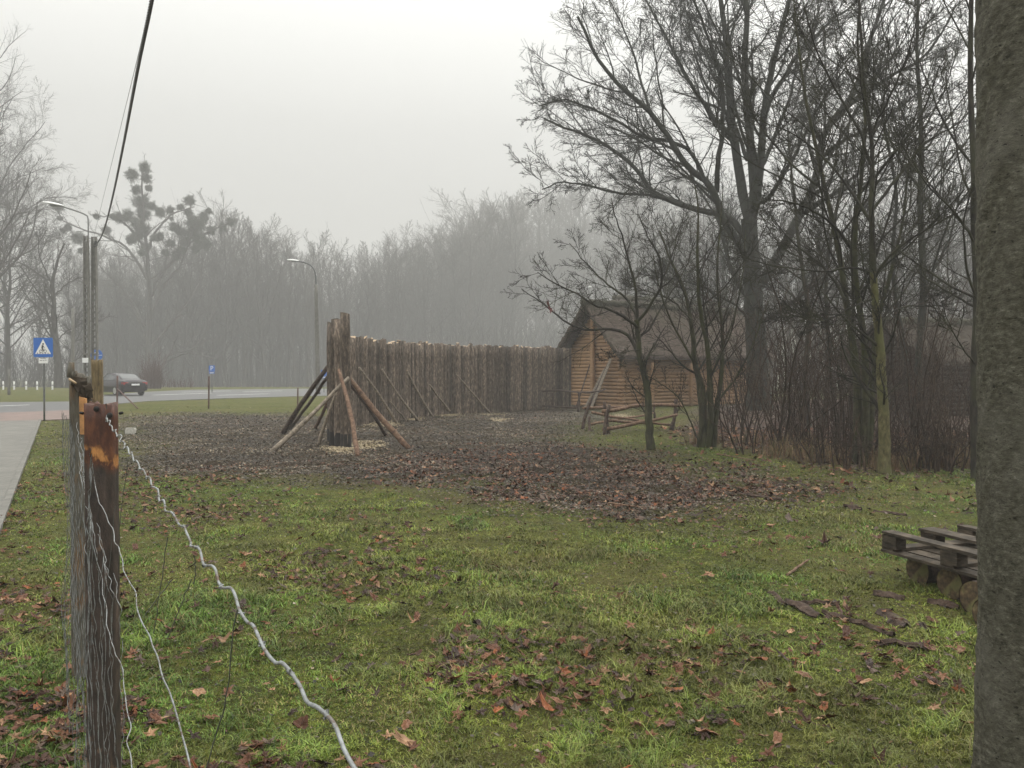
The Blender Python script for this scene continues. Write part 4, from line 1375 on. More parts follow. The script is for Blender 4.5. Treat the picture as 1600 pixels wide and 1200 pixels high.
# wood behind the hut and the thicket
for k in range(46):
    px = 985 + 640 * (k + g.random()) / 46
    d = g.uniform(58, 130)
    h = g.uniform(.19, .24) * d * (1 if px > 1100 else .8)
    put_forest(px, d, h, int(g.choice([0, 1, 3, 4, 5])), 'grey bare tree of the wood behind the log hut and the oak', 'bare trees behind the hut')
# left edge trees
for (px, d, h, k, lb) in [(-45, 78, 28, 4, 'thin crowned bare tree far behind the biggest tree of the left edge'), (-150, 84, 33, 5, 'broad bare tree just outside left whose twigs enter the frame'), (10, 92, 21, 5, 'bare tree behind the left edge tree, rounded grey crown'), (-20, 100, 24, 1, 'tall thin bare tree behind the far left verge'), (60, 118, 19, 3, 'faint upright bare tree between the left edge and the lamp post'), (120, 124, 20, 0, 'faint straight bare tree directly behind the lamp post')]:
    put_forest(px, d, h, k, lb, None)
print('forest trees', fcount)

# a dark tangle of brush and saplings closing the foot of the wood
def brush(name, label, specs, mat, seed):
    g = np.random.default_rng(seed)
    mb = MB()
    for (p0, p1, d0, d1, n, h, r) in specs:
        px = g.uniform(p0, p1, n); d = g.uniform(d0, d1, n); x = (px - 800) / F * d
        P = np.zeros((n, 7, 3)); P[:, 0] = np.stack([x, d, zg(x, d) - .1], 1)
        dr = np.stack([g.normal(0, .16, n), g.normal(0, .16, n), np.ones(n)], 1); L = h * np.exp(g.normal(0, .3, n))
        for k in range(1, 7):
            dr = dr + g.normal(0, .09, dr.shape); dr /= np.linalg.norm(dr, axis=1, keepdims=True); P[:, k] = P[:, k - 1] + dr * (L / 6)[:, None]
        R = np.linspace(1, .35, 7)[None] * r * g.uniform(.6, 1.4, n)[:, None]
        l1 = sprout(P, R, 6, .2, 1, 35, 10, .35, 4, .1, .04, .6, g, rmin=r * .4)
        tubes(mb, P, R, 3); tubes(mb, *l1, 3)
    tag(mb.build(name, mat), label, 'brush', kind='stuff')


brush('wood_brush', 'dense grey brushwood and saplings filling the foot of the foggy wood', [(110, 900, 145, 190, 2600, 9.0, .04), (110, 1000, 190, 280, 2200, 17.0, .06)], M['bark_far'], 41)
brush('thicket_brush', 'tangled brown undergrowth behind the shrubs of the thicket', [(1120, 1640, 26, 44, 170, 2.0, .014), (1100, 1700, 50, 80, 800, 5.0, .025)], M['shrub'], 42)
brush('red_brush', 'reddish bramble patches at the foot of the foggy wood', [(222, 252, 74, 78, 160, 1.9, .02), (180, 300, 76, 90, 120, .9, .02)], M['bark_far_red'], 43)
brush('verge_brush', 'dark scrub beyond the bollards at the left edge', [(-300, 115, 105, 140, 900, 6.0, .04)], M['bark_far'], 44)

# mistletoe poplar
def mistle_tree():
    d = 138.0
    g = np.random.default_rng(51)
    T = thing('mistletoe_tree', 'foggy old poplar carrying dozens of round mistletoe balls behind the road', 'tree', (float(W(232, 600, d)[0]), d, -1.7))
    base = W(232, 608, d); base[2] = -1.9
    tk = resample([base, W(232, 540, d), W(234, 480, d), W(232, 420, d), W(226, 360, d), W(222, 300, d), W(222, 255, d)], 20, .05, g); tR = np.linspace(.62, .08, 20)
    limbs = [[(232, 470), (250, 430), (280, 400), (310, 370), (350, 350), (368, 345)], [(232, 440), (215, 410), (190, 380), (150, 365), (100, 345), (88, 320)], [(232, 500), (260, 440), (285, 410), (300, 360), (296, 310)],
             [(228, 400), (245, 360), (270, 335), (300, 325)], [(228, 390), (205, 360), (180, 340), (150, 338)], [(233, 520), (205, 470), (180, 440), (150, 410)],
             [(240, 590), (265, 555), (300, 545), (330, 500), (345, 440)], [(240, 590), (270, 560), (300, 552), (335, 560), (350, 545)], [(236, 575), (225, 520), (200, 470), (185, 450)], [(238, 540), (280, 490), (310, 440), (320, 390)]]
    LP = np.array([resample([W(a, b, d + dd * i / 5) for i, (a, b) in enumerate(l)], 16, .08, g) for l, dd in zip(limbs, g.normal(0, 2, len(limbs)))]); LR = np.repeat(np.linspace(.24, .07, 16)[None], len(limbs), 0)
    AP = np.concatenate([tk[None][:, np.linspace(6, 19, 16).astype(int)], LP]); AR = np.concatenate([tR[None][:, np.linspace(6, 19, 16).astype(int)], LR])
    l1 = sprout(AP, AR, 14, .15, 1, 45, 12, .26, 9, .12, .06, .5, g, rmin=.022); l2 = sprout(*l1, 7, .2, 1, 40, 12, .4, 6, .12, .04, .6, g, rmin=.016); l3 = sprout(*l2, 3, .2, 1, 40, 12, .5, 4, .12, .0, .6, g, rmin=.012)
    mb = MB(); tubes(mb, tk, tR, 10); child(mb, 'trunk', M['bark_far'], T)
    mb = MB(); tubes(mb, LP, LR, 6); tubes(mb, *l1, 4); tubes(mb, *l2, 3); tubes(mb, *l3, 3); child(mb, 'crown', M['bark_far'], T)
    balls = [(226, 262, 9), (228, 278, 8), (206, 273, 10), (213, 297, 8), (232, 294, 5), (222, 315, 13), (237, 322, 7), (224, 335, 12), (200, 338, 10), (212, 348, 9), (185, 340, 8), (222, 358, 12), (215, 368, 9), (228, 385, 7),
             (205, 375, 8), (176, 338, 5), (150, 338, 5), (90, 322, 9), (94, 341, 4), (106, 355, 6), (98, 360, 4), (122, 372, 11), (127, 392, 5), (166, 360, 7), (250, 332, 8), (266, 328, 6), (282, 324, 5), (268, 342, 3),
             (296, 313, 8), (294, 332, 7), (300, 345, 9), (310, 352, 12), (318, 340, 8), (326, 330, 5), (273, 356, 8), (283, 362, 8), (301, 365, 12), (314, 375, 11), (330, 360, 8), (290, 378, 9), (322, 384, 8), (348, 355, 6), (361, 347, 7), (266, 380, 7), (284, 390, 8), (250, 370, 7), (240, 372, 6), (258, 395, 6), (305, 390, 7), (222, 395, 6), (275, 400, 7)]
    for px, py, r in balls:
        c = W(px, py, d + g.normal(0, 1.0)); R_ = r / F * d * 1.0
        n = int(120 + r * 28)
        v = g.normal(0, 1, (n, 3)); v /= np.linalg.norm(v, axis=1, keepdims=True)
        q = np.linspace(0, 1, 4)[None, :, None]
        off_ = Vector(g.uniform(0, 50, 3)); rg = lambda V_: np.array([.96 + .8 * mnoise.noise(Vector(k_) * 1.7 + off_) for k_ in V_])[:, None]
        P = c + v[:, None] * R_ * q * (rg(v)[:, :, None] * g.uniform(.8, 1.22, (n, 1, 1))) + g.normal(0, .04, (n, 4, 3)) * R_ * q
        mb = MB(); tubes(mb, P, np.repeat(np.array([[.02, .022, .026, .012]]), n, 0), 3)
        # leaf pairs at the shoot ends
        m = n * 6
        vv = g.normal(0, 1, (m, 3)); vv /= np.linalg.norm(vv, axis=1, keepdims=True); cc = c + vv * R_ * rg(vv) * g.uniform(.3, 1.1, (m, 1)) ** .7
        u = g.normal(0, 1, (m, 3)); u /= np.linalg.norm(u, axis=1, keepdims=True); w2 = np.cross(u, vv)
        mb.add(np.stack([cc - u * .10, cc - w2 * .035, cc + u * .10, cc + w2 * .035], 1).reshape(-1, 3), np.arange(m)[:, None] * 4 + np.arange(4))
        child(mb, 'mistletoe_ball', M['mistletoe'], T, False)


mistle_tree()
# verge tree left of the lamp pole
manual_tree('bare_tree', 'faint leafless tree with a kinked trunk behind the cycle crossing sign', 80,
    [([(93, 614), (90, 570), (86, 520), (84, 470), (82, 440), (90, 410), (100, 380)], .42, .07, 0), ([(105, 614), (108, 575), (115, 530), (118, 490)], .26, .06, 1)],
    [([(84, 500), (60, 480), (40, 460), (30, 440)], .08, .03, 2), ([(84, 450), (70, 420), (60, 390), (62, 360)], .08, .03, -2), ([(86, 460), (110, 440), (140, 430)], .07, .03, 2), ([(87, 540), (100, 520), (130, 505), (150, 500)], .07, .03, -1)],
    M['bark_far'], M['bark_far'], 61, n=(12, 8, 6), fr=(.38, .42, .5), spread=2, r3=.010)

manual_tree('bare_tree', 'biggest grey bare tree at the left edge, fine branches spreading into the frame', 115,
    [([(-45, 612), (-42, 500), (-40, 380), (-35, 260), (-30, 150), (-25, 60)], .75, .12, 0)],
    [([(-42, 480), (-10, 400), (30, 340), (75, 310), (120, 310)], .16, .04, 2), ([(-41, 420), (-15, 330), (15, 260), (50, 215), (70, 190)], .16, .04, -2), ([(-38, 330), (-20, 250), (0, 190), (20, 150)], .14, .04, 2),
     ([(-42, 520), (0, 470), (40, 440), (90, 425)], .14, .04, -3), ([(-42, 450), (0, 390), (50, 370), (100, 372)], .14, .04, 3), ([(-40, 380), (-5, 310), (25, 280), (70, 262)], .12, .04, -3), ([(-42, 540), (0, 515), (40, 500), (70, 500)], .10, .03, 2)],
    M['bark_far'], M['bark_far'], 63, n=(16, 10, 8), fr=(.34, .42, .5), spread=4, r3=.010)
manual_tree('bare_tree', 'second grey bare tree at the left edge, lower and behind the biggest one', 130,
    [([(8, 606), (10, 520), (6, 430), (10, 340), (14, 260)], .30, .07, 0), ([(-20, 606), (-14, 500), (-8, 400), (-4, 300), (0, 230)], .30, .07, 3)],
    [([(10, 500), (40, 440), (70, 400), (85, 360)], .10, .03, 2), ([(8, 440), (30, 370), (50, 320), (60, 285)], .10, .03, -2), ([(10, 520), (50, 480), (90, 460), (115, 430)], .10, .03, 2), ([(8, 400), (-10, 340), (-20, 280)], .1, .03, 2)],
    M['bark_far'], M['bark_far'], 64, n=(16, 10, 8), fr=(.36, .42, .5), spread=4, r3=.011)

# ------------------------------------------------------------------ wire fence in the foreground
def FP(Y, z, off=0.0):
    """point on the fence line at distance Y"""
    n = np.array([.868, .496, 0])
    return np.array([.157 - .571 * Y, Y, z]) + n * off


def timber(parent, base, top_z, wx, wy, yaw, mat, jag=0.0, K=40, name='post'):
    S = 24
    th = np.linspace(0, 2 * PI, S, endpoint=False)
    e = 7.0
    rr = (np.abs(np.cos(th)) ** e + np.abs(np.sin(th)) ** e) ** (-1 / e)
    sx_ = rr * np.cos(th) * wx / 2; sy_ = rr * np.sin(th) * wy / 2
    zz = np.linspace(-.1, top_z, K)
    Zg, Tg = np.meshgrid(zz, th, indexing='ij')
    nz = (fbm(Tg * 3 + 7, Zg * 7, 1, int(abs(base[0]) * 100) + 3, 4) - .5)
    k = 1 + .10 * nz
    X = sx_[None] * k; Y = sy_[None] * k
    ztop = Zg + (np.arange(K) >= K - 2)[:, None] * rng.normal(0, jag, (1, S)) * 1.0
    c, s = math.cos(yaw), math.sin(yaw)
    V = np.stack([base[0] + X * c - Y * s, base[1] + X * s + Y * c, ztop], -1).reshape(-1, 3)
    i, j = np.meshgrid(np.arange(K - 1), np.arange(S), indexing='ij')
    Q = np.stack([i * S + j, i * S + (j + 1) % S, (i + 1) * S + (j + 1) % S, (i + 1) * S + j], -1).reshape(-1, 4)
    V = np.concatenate([V, [[base[0], base[1], top_z - jag * .6]]])
    T = [((K - 1) * S + j_, (K - 1) * S + (j_ + 1) % S, K * S) for j_ in range(S)]
    mb = MB(); mb.add(V, Q, T)
    return child(mb, name, mat, parent)


def rusty_mat():
    t = NT('rotten_red_timber')
    v = t.coord((1, 1, .35)); f = t.noise(v, 38, 7, .7); g_ = t.noise(t.coord((1, 1, .7)), 9, 4); tcn = t.n('ShaderNodeTexCoord'); sx2 = t.n('ShaderNodeSeparateXYZ'); t.l(tcn.outputs['Object'], sx2.inputs[0])
    red = t.ramp(f, [(.3, (.022, .01, .007)), (.5, (.075, .026, .014)), (.7, (.17, .065, .028))])
    dark = t.ramp(f, [(.35, (.018, .014, .012)), (.6, (.06, .042, .034)), (.75, (.13, .09, .07))])
    org = t.ramp(f, [(.35, (.22, .09, .025)), (.6, (.5, .23, .07))])
    # lower, still bark-covered timber starts below a ragged edge
    hh = t.math('ADD', sx2.outputs['Z'], t.math('MULTIPLY', g_, 0.16))
    low = t.ramp(hh, [(0.0, (1, 1, 1)), (1.0, (0, 0, 0))])
    rp2 = low.node.color_ramp; rp2.elements[0].position = 0.0; rp2.elements[1].position = 1.0
    mr = t.n('ShaderNodeMapRange'); mr.inputs['From Min'].default_value = 1.42; mr.inputs['From Max'].default_value = 1.45; t.l(hh, mr.inputs['Value'])
    c = t.mix(mr.outputs[0], dark, red)
    mr2 = t.n('ShaderNodeMapRange'); mr2.inputs['From Min'].default_value = 1.44; mr2.inputs['From Max'].default_value = 1.455; t.l(hh, mr2.inputs['Value'])
    mr3 = t.n('ShaderNodeMapRange'); mr3.inputs['From Min'].default_value = 1.492; mr3.inputs['From Max'].default_value = 1.475; t.l(hh, mr3.inputs['Value'])
    g3 = t.noise(t.coord((1, 1, .5)), 45, 3); ok = t.math('MULTIPLY', t.math('MULTIPLY', mr2.outputs[0], mr3.outputs[0]), t.ramp(g3, [(.46, (0, 0, 0)), (.54, (1, 1, 1))]))
    c = t.mix(ok, c, org)
    g4 = t.noise(t.coord((1, 1, .45)), 24, 4, .6)
    c = t.mix(t.math('MULTIPLY', t.ramp(g4, [(.60, (0, 0, 0)), (.63, (1, 1, 1))]), t.math('SUBTRACT', 1.0, mr.outputs[0])), c, (.13, .085, .055))
    t.l(c, t.b.inputs['Base Color']); t.b.inputs['Roughness'].default_value = .6
    t.bump(f, 1, .006)
    return t.m


def old_post_mat(name, gr, br):
    t = NT(name); f = t.noise(t.coord((1, 1, .12)), 60, 7, .7); g_ = t.noise(t.coord((1, 1, .6)), 7, 3)
    a = t.ramp(f, [(.3, tuple(c * .35 for c in gr)), (.5, gr), (.7, tuple(c * 1.6 for c in gr))]); b = t.ramp(f, [(.3, tuple(c * .4 for c in br)), (.7, tuple(c * 1.4 for c in br))])
    t.l(t.mix(t.ramp(g_, [(.5, (0, 0, 0)), (.6, (1, 1, 1))]), a, b), t.b.inputs['Base Color']); t.b.inputs['Roughness'].default_value = .85
    t.bump(f, 1, .008)
    return t.m


def crimp(a, b, n, amp, sag=0.0, g=rng):
    q = np.linspace(0, 1, n)[:, None]
    P = a * (1 - q) + b * q
    P[:, 2] -= (sag * 4 * q * (1 - q))[:, 0]
    P += g.normal(0, amp, P.shape) * (q * (1 - q) * 4) ** .2
    return P


def wire_fence():
    y1, y2 = 2.2, 4.35
    b1 = W(158, 600, y1); b2 = W(126, 600, y2)
    T = thing('wire_fence', 'old wire fence with rotten timber posts and loose crimped wires in the left foreground', 'fence', (b1[0], b1[1], 0))
    p1 = timber(T, b1, 1.512, .076, .052, math.radians(2), rusty_mat(), .004)
    p1['label'] = 'nearest post, rotten dark red timber with nail holes'
    # nail heads / holes and protruding bolt
    mb = MB()
    for px, py in ((150, 639), (171, 649)):
        c = W(px, py, y1 - .031); tubes(mb, np.array([c, c + [0, .003, 0]]), np.array([.0075, .0075]), 12, cap=True)
    child(mb, 'nail_hole', M['charred'], p1)
    mb = MB()
    for px, py, s in ((187, 646, 1), (127, 646, -1)):
        c = W(px + (2 if s > 0 else 1), py, y1); tubes(mb, np.array([c - [.004 * s, 0, 0], c + [.004 * s, 0, .002], c + [.006 * s, 0, .003]]), np.array([.004, .0038, .002]), 8, cap=True)
    child(mb, 'bolt', M['charred'], p1)
    # ragged splinters
    grey = old_post_mat('grey_rotten_timber', (.11, .10, .08), (.16, .10, .055))
    p2 = timber(T, b2, 1.545, .105, .085, math.radians(25), grey, .02, 60)
    p2['label'] = 'second post, grey and splintered with a broken top'
    mb = MB()
    for (x0, y0_, x1, y1_, r) in ((110, 590, 112, 566, .02), (118, 590, 116, 580, .02), (126, 592, 128, 584, .025), (134, 596, 136, 588, .02)):
        a = W(x0, y0_, y2); b = W(x1, y1_, y2); tubes(mb, np.array([a, a * .5 + b * .5, b]), np.array([r, r * .95, r * .7]), 6, cap=True)
    child(mb, 'splinter', grey, p2)
    mb = MB(); [box(mb, W(q_[0], q_[1], y2 - .05), (.034, .034, .04), rz(g.uniform(0, 3)) , .007) for g in [np.random.default_rng(5)] for q_ in ((130, 601), (135, 607), (126, 597), (131, 612), (121, 595), (137, 615), (125, 606), (117, 599), (134, 620))]
    child(mb, 'rotten_block', M['hut_dark'], p2, False)
    mb = MB(); box(mb, W(131, 650, y2 - .085), (.035, .012, .19), rz(.2), .003); child(mb, 'bare_wood_patch', plain('orange_bare_wood', (.42, .21, .08), .6, var=.3, scale=30), p2, False)
    mb = MB(); a = W(108, 592, y2 - .08); b = W(119, 599, y2 - .09); tubes(mb, np.array([a, b]), np.array([.006, .006]), 5, cap=True); child(mb, 'pale_sliver', M['cut_wood'], p2)
    p3b = W(152, 600, 7.8)
    p3 = timber(T, p3b, 1.70, .095, .09, .3, old_post_mat('yellow_brown_timber', (.17, .125, .065), (.10, .065, .035)), .012)
    p3['label'] = 'third post, yellow brown and farthest of the three'
    # top strand: thick crimped wire
    g = np.random.default_rng(71)
    pts = [W(165, 632, y1 - .033), W(167, 655, y1 - .036), FP(1.95, 1.485), FP(1.6, 1.463), FP(1.3, 1.447), FP(1.1, 1.433), FP(.85, 1.42), FP(.66, 1.413), FP(.5, 1.405), FP(.41, 1.403), FP(.33, 1.40), FP(.1, 1.40), FP(-.6, 1.42)]
    P = resample(pts, 150)
    k = np.arange(150)
    zig = np.where(k % 4 < 2, 1, -1) * g.uniform(.3, 1, 150) * .0042
    P[:, 2] += zig; P[:, 0] += g.normal(0, .0016, 150)
    P[:, 2] += np.interp(k, [0, 149], [0, .004]) * np.sin(k * .5)
    P = resample(P, 420)
    mb = MB(); tubes(mb, P, np.full(420, .00128), 7); o = child(mb, 'top_wire', M['wire'], T)
    # short tie knots along it
    for q in np.linspace(8, 330, 34).astype(int):
        mb = MB()
        for s in (0, 1):
            a = P[q]; v = g.normal(0, 1, 3); v /= np.linalg.norm(v)
            tubes(mb, np.array([a - v * .0026, a + g.normal(0, .0008, 3), a + v * .0028]), np.array([.0009] * 3), 5)
        child(mb, 'wire_knot', M['wire'], o)
    # loose strands reaching from the posts
    def strand(pts, r, amp, n, mat, name='wire'):
        P = resample(pts, n, amp, g); P = resample(P, n * 3)
        mb = MB(); tubes(mb, P, np.full(len(P), r), 5); return child(mb, name, mat, T)
    strand([W(143, 718, y1 - .07), W(150, 770, y1 - .08), FP(1.93, 1.25), FP(1.5, 1.22), FP(1.15, 1.205), FP(.857, 1.188), FP(.6, 1.15), FP(.3, 1.1)], .0011, .0022, 40, M['wire'])
    strand([W(140, 800, y1 - .07), W(137, 830, y1 - .075), W(150, 868, y1 - .08), W(160, 910, y1 - .09), W(170, 985, 2.0), W(190, 1045, 1.8), W(200, 1120, 1.6), W(207, 1210, 1.43), FP(1.2, .82), FP(.8, .7)], .0011, .002, 40, M['wire'])
    strand([W(132, 700, y1 - .06), W(128, 790, y1 - .07), W(136, 850, y1 - .07), W(142, 960, y1 - .08), W(152, 1080, y1 - .08), W(160, 1230, y1 - .08)], .0010, .002, 40, M['wire'])
    # dull thin diagonals of the netting between the near post and the viewer
    for a, b in (((200, 720, 1.62), (186, 900, 1.9)), ((303, 868, .85), (303, 912, .9)), ((372, 950, .66), (318, 1215, .8)), ((262, 840, 1.05), (240, 990, 1.2)), ((180, 790, 2.0), (160, 1000, 2.1)), ((270, 905, .95), (228, 960, 1.2)), ((300, 905, .86), (262, 1000, 1.1))):
        A, B = W(*a), W(*b); strand([A, A * .5 + B * .5 + g.normal(0, .003, 3), B], .0006, .0006, 14, M['wire_dull'], 'netting_wire')
    # netting: hexagonal mesh in the fence plane from the second post to the near one and along the near post
    mb = MB()
    cell, zlo, zhi = .075, .05, 1.40
    nY = int((y2 - 1.95) / cell); nZ = int((zhi - zlo) / (cell * .9))
    lines = []
    for i_ in range(nY + 1):
        K_ = nZ * 4 + 1
        zz = np.linspace(zlo, zhi - .02 * g.random(), K_)
        ph = np.arange(K_) % 4
        offY = np.where((ph == 0) | (ph == 3), 0, 1) * cell * .5 * (1 if i_ % 2 else -1)
        Y = 1.96 + i_ * cell + offY
        P = np.stack([.157 - .571 * Y, Y, zz], 1)
        bul = (fbm(Y * 2.1, zz * 2.4, 1, 91, 3) - .5) * .05 - .034
        P += np.array([.868, .496, 0]) * bul[:, None] + g.normal(0, .0016, P.shape)
        lines.append(P)
    L = np.array(lines)
    tubes(mb, L, np.full(L.shape[:2], .0008), 4)
    o = child(mb, 'wire_netting', M['wire_dull'], T); o['label'] = 'crumpled chicken wire netting seen nearly edge on'
    mb = MB()
    for k2 in range(10):       # bunched selvedge strands hugging the near post
        x0 = 122 + 5.5 * k2 + g.normal(0, 2)
        pts = [W(x0 - 6 + g.normal(0, 3), 660 + 24 * k2, y1 - .05 - .002 * k2 + (1.1 if k2 < 3 else .1))]
        for yy in range(int(760 + 20 * k2), 1260, 60):
            pts.append(W(x0 + (yy - 700) * .035 + g.normal(0, 2.5), yy, y1 - .075 - .004 * k2 + (.12 if k2 < 2 else 0)))
        P = resample(pts, 34, .0022, g); P = resample(P, 100)
        tubes(mb, P, np.full(100, .00085), 4)
    child(mb, 'netting_edge', M['wire'], T)


wire_fence()

# ------------------------------------------------------------------ stakes, signs, lamps, poles
def stake(px, ytop, ybot, r, label, brace=None):
    b = G(px, ybot); a = W(px + .5, ytop, b[1])
    t = thing('fence_stake', label, 'stake', b, 'lone rusty stakes along the verge')
    K = 6; q = np.linspace(0, 1, K)[:, None]
    mb = MB(); tubes(mb, (b - [0, 0, .1]) * (1 - q) + a * q, np.full(K, r), 8, cap=True); child(mb, 'post', M['rust_stake'], t)
    if brace:
        e = G(*brace); m_ = b * .45 + a * .55
        mb = MB(); tubes(mb, np.array([m_, e]), np.array([.03, .03]), 6, cap=True); child(mb, 'brace', M['rust_stake'], t)


stake(326, 588, 639, .035, 'rusty stake standing on the verge under the left parking sign')
stake(465, 606, 641, .03, 'thin rusty stake on the verge left of the leaning props')
stake(183, 587, 632, .045, 'rusty stake with a slanting brace in front of the dark car', (216, 639))


def text_mesh(body, size, loc, rotz, mat, name, parent, depth=.002):
    cu = bpy.data.curves.new('txt', 'FONT'); cu.body = body; cu.size = size; cu.extrude = depth; cu.align_x = 'CENTER'; cu.align_y = 'CENTER'
    to = bpy.data.objects.new('txt', cu); COL.objects.link(to)
    dg = bpy.context.evaluated_depsgraph_get(); me = bpy.data.meshes.new_from_object(to.evaluated_get(dg))
    bpy.data.objects.remove(to)
    o = bpy.data.objects.new(name, me); COL.objects.link(o); me.materials.clear(); me.materials.append(mat)
    o.parent = parent; o.location = loc; o.rotation_euler = (PI / 2, 0, rotz)
    return o


def plate(mb, x0, x1, z0, z1, y, th=.004, rad=.03):
    # rounded rectangle extruded along y
    pts = []
    for cx, cz, a0 in ((x1 - rad, z1 - rad, 0), (x0 + rad, z1 - rad, 90), (x0 + rad, z0 + rad, 180), (x1 - rad, z0 + rad, 270)):
        for k in range(5):
            a = math.radians(a0 + k * 22.5); pts.append((cx + rad * math.cos(a), cz + rad * math.sin(a)))
    prism(mb, pts, y, th)


def prism(mb, pts, y, th):
    n = len(pts); c = np.mean(pts, axis=0)
    V = [(p[0], y, p[1]) for p in pts] + [(p[0], y + th, p[1]) for p in pts] + [(c[0], y, c[1]), (c[0], y + th, c[1])]
    T = [(k, (k + 1) % n, 2 * n) for k in range(n)] + [(n + (k + 1) % n, n + k, 2 * n + 1) for k in range(n)]
    Q = [(k, n + k, n + (k + 1) % n, (k + 1) % n) for k in range(n)]
    mb.add(V, Q, T)


def lpart(mb, name, mat, parent, smooth=False):
    o = mb.build(name, mat, None, smooth); o.parent = parent; return o


def bar(mb, x0, z0, x1, z1, w_, y, th):
    d = np.array([x1 - x0, z1 - z0]); d = d / np.linalg.norm(d); n_ = np.array([-d[1], d[0]]) * w_ / 2
    prism(mb, [(x0 + n_[0], z0 + n_[1]), (x0 - n_[0], z0 - n_[1]), (x1 - n_[0], z1 - n_[1]), (x1 + n_[0], z1 + n_[1])], y, th)


def ring(mb, cx, cz, r, w_, y, th, n=18):
    for k in range(n):
        a, b = 2 * PI * k / n, 2 * PI * (k + 1) / n
        prism(mb, [(cx + (r - w_) * math.cos(a), cz + (r - w_) * math.sin(a)), (cx + r * math.cos(a), cz + r * math.sin(a)), (cx + r * math.cos(b), cz + r * math.sin(b)), (cx + (r - w_) * math.cos(b), cz + (r - w_) * math.sin(b))], y, th)


def disc(mb, cx, cz, r, y, th, n=20, k0=0, k1=360):
    prism(mb, [(cx + r * math.cos(math.radians(k0 + (k1 - k0) * k / n)), cz + r * math.sin(math.radians(k0 + (k1 - k0) * k / n))) for k in range(n + (0 if k1 - k0 == 360 else 1))], y, th)


# cycle and pedestrian crossing sign
b = G(68.5, 658)
T = thing('crossing_sign', 'square blue road sign with white triangle and cyclist, beside the pavement', 'road sign', b)
H = 1.6 + (580 - 558) / F * b[1]; S_ = .62
mb = MB(); zz = np.linspace(-.1, H + S_ * 1.02, 5); tubes(mb, np.stack([0 * zz, 0 * zz + .03, zz], 1), np.full(5, .03), 10, cap=True); lpart(mb, 'post', M['metal_grey'], T, True)
mb = MB(); plate(mb, -S_ / 2, S_ / 2, H, H + S_, -.006, .008); pnl = lpart(mb, 'sign_panel', M['sign_blue'], T)
mb = MB(); prism(mb, [(-.255, H + .10), (.255, H + .10), (0, H + .57)], -.010, .003); tr_ = lpart(mb, 'white_triangle', M['sign_white'], pnl)
mb = MB(); y_ = -.013
for cx in (-.065, .065): ring(mb, cx, H + .19, .052, .013, y_, .002)
bar(mb, -.065, H + .19, -.02, H + .26, .012, y_, .002); bar(mb, -.02, H + .26, .065, H + .19, .012, y_, .002); bar(mb, -.02, H + .26, .05, H + .26, .012, y_, .002)
bar(mb, -.03, H + .27, -.01, H + .38, .05, y_, .002); bar(mb, -.005, H + .37, .045, H + .30, .02, y_, .002); bar(mb, -.025, H + .28, .01, H + .2, .025, y_, .002); disc(mb, .005, H + .42, .028, y_, .002)
for k in range(5): bar(mb, -.19 + k * .085, H + .115, -.17 + k * .085, H + .135, .03, y_, .002)
lpart(mb, 'cyclist_symbol', M['black'], pnl)
mb = MB(); plate(mb, -.15, .15, H - .2, H - .025, -.004, .006, .015); pl = lpart(mb, 'lower_plate', M['sign_white'], T)
mb = MB()
for x0, x1, zc in ((-.11, -.03, .09), (-.01, .04, .09), (.06, .11, .1), (-.09, .09, .15)): bar(mb, x0, H - .2 + zc, x1, H - .2 + zc, .016, -.008, .002)
lpart(mb, 'plate_marks', M['lamp_grey'], pl)

# round cycle path sign on the concrete pole's right
b = G(151, 625)
T = thing('cycle_path_sign', 'round blue path sign half hidden behind the concrete lamp pole', 'road sign', b)
H = W(151, 555, b[1])[2]
mb = MB(); zz = np.linspace(-.1, H + .3, 4); tubes(mb, np.stack([0 * zz, 0 * zz + .035, zz], 1), np.full(4, .03), 8, cap=True); lpart(mb, 'post', M['metal_grey'], T, True)
mb = MB(); disc(mb, .02, H, .33, -.004, .007, 28); pn = lpart(mb, 'sign_panel', M['sign_blue'], T)
mb = MB(); bar(mb, -.27, H, .31, H, .03, -.008, .003)
ring(mb, -.06, H + .11, .05, .014, -.008, .003, 12); ring(mb, .1, H + .11, .05, .014, -.008, .003, 12); bar(mb, -.06, H + .11, .0, H + .18, .014, -.008, .003); bar(mb, .0, H + .18, .1, H + .11, .014, -.008, .003)
bar(mb, .02, H - .06, .02, H - .16, .05, -.008, .003); bar(mb, .02, H - .16, -.03, H - .25, .02, -.008, .003); bar(mb, .02, H - .16, .07, H - .25, .02, -.008, .003)
lpart(mb, 'white_symbols', M['sign_white'], pn)

for (px, py, yb, lb) in ((331, 577, 611, 'blue parking sign with a small plate under it beyond the verge, left one'), (506, 584, 611, 'blue parking sign partly hidden by the leaning props of the tall logs')):
    d = 62.; b = np.array([(px - 800) / F * d, d, 0])
    T = thing('parking_sign', lb, 'road sign', b, 'parking signs by the road')
    H = W(px, py, d)[2]
    mb = MB(); zz = np.linspace(-.1, H + .2, 4); tubes(mb, np.stack([0 * zz, 0 * zz + .035, zz], 1), np.full(4, .03), 8, cap=True); lpart(mb, 'post', M['metal_grey'], T, True)
    mb = MB(); plate(mb, -.22, .22, H - .17, H + .29, -.004, .006); pn = lpart(mb, 'sign_panel', M['sign_blue'], T)
    text_mesh('P', .46, (0, -.008, H + .06), 0, M['sign_white'], 'letter', pn)
    mb = MB(); plate(mb, -.2, .2, H - .34, H - .19, -.004, .006, .02); pn = lpart(mb, 'lower_plate', M['sign_blue'], T)
    mb = MB(); bar(mb, -.14, H - .265, .14, H - .265, .07, -.008, .003); lpart(mb, 'plate_symbol', M['sign_white'], pn)


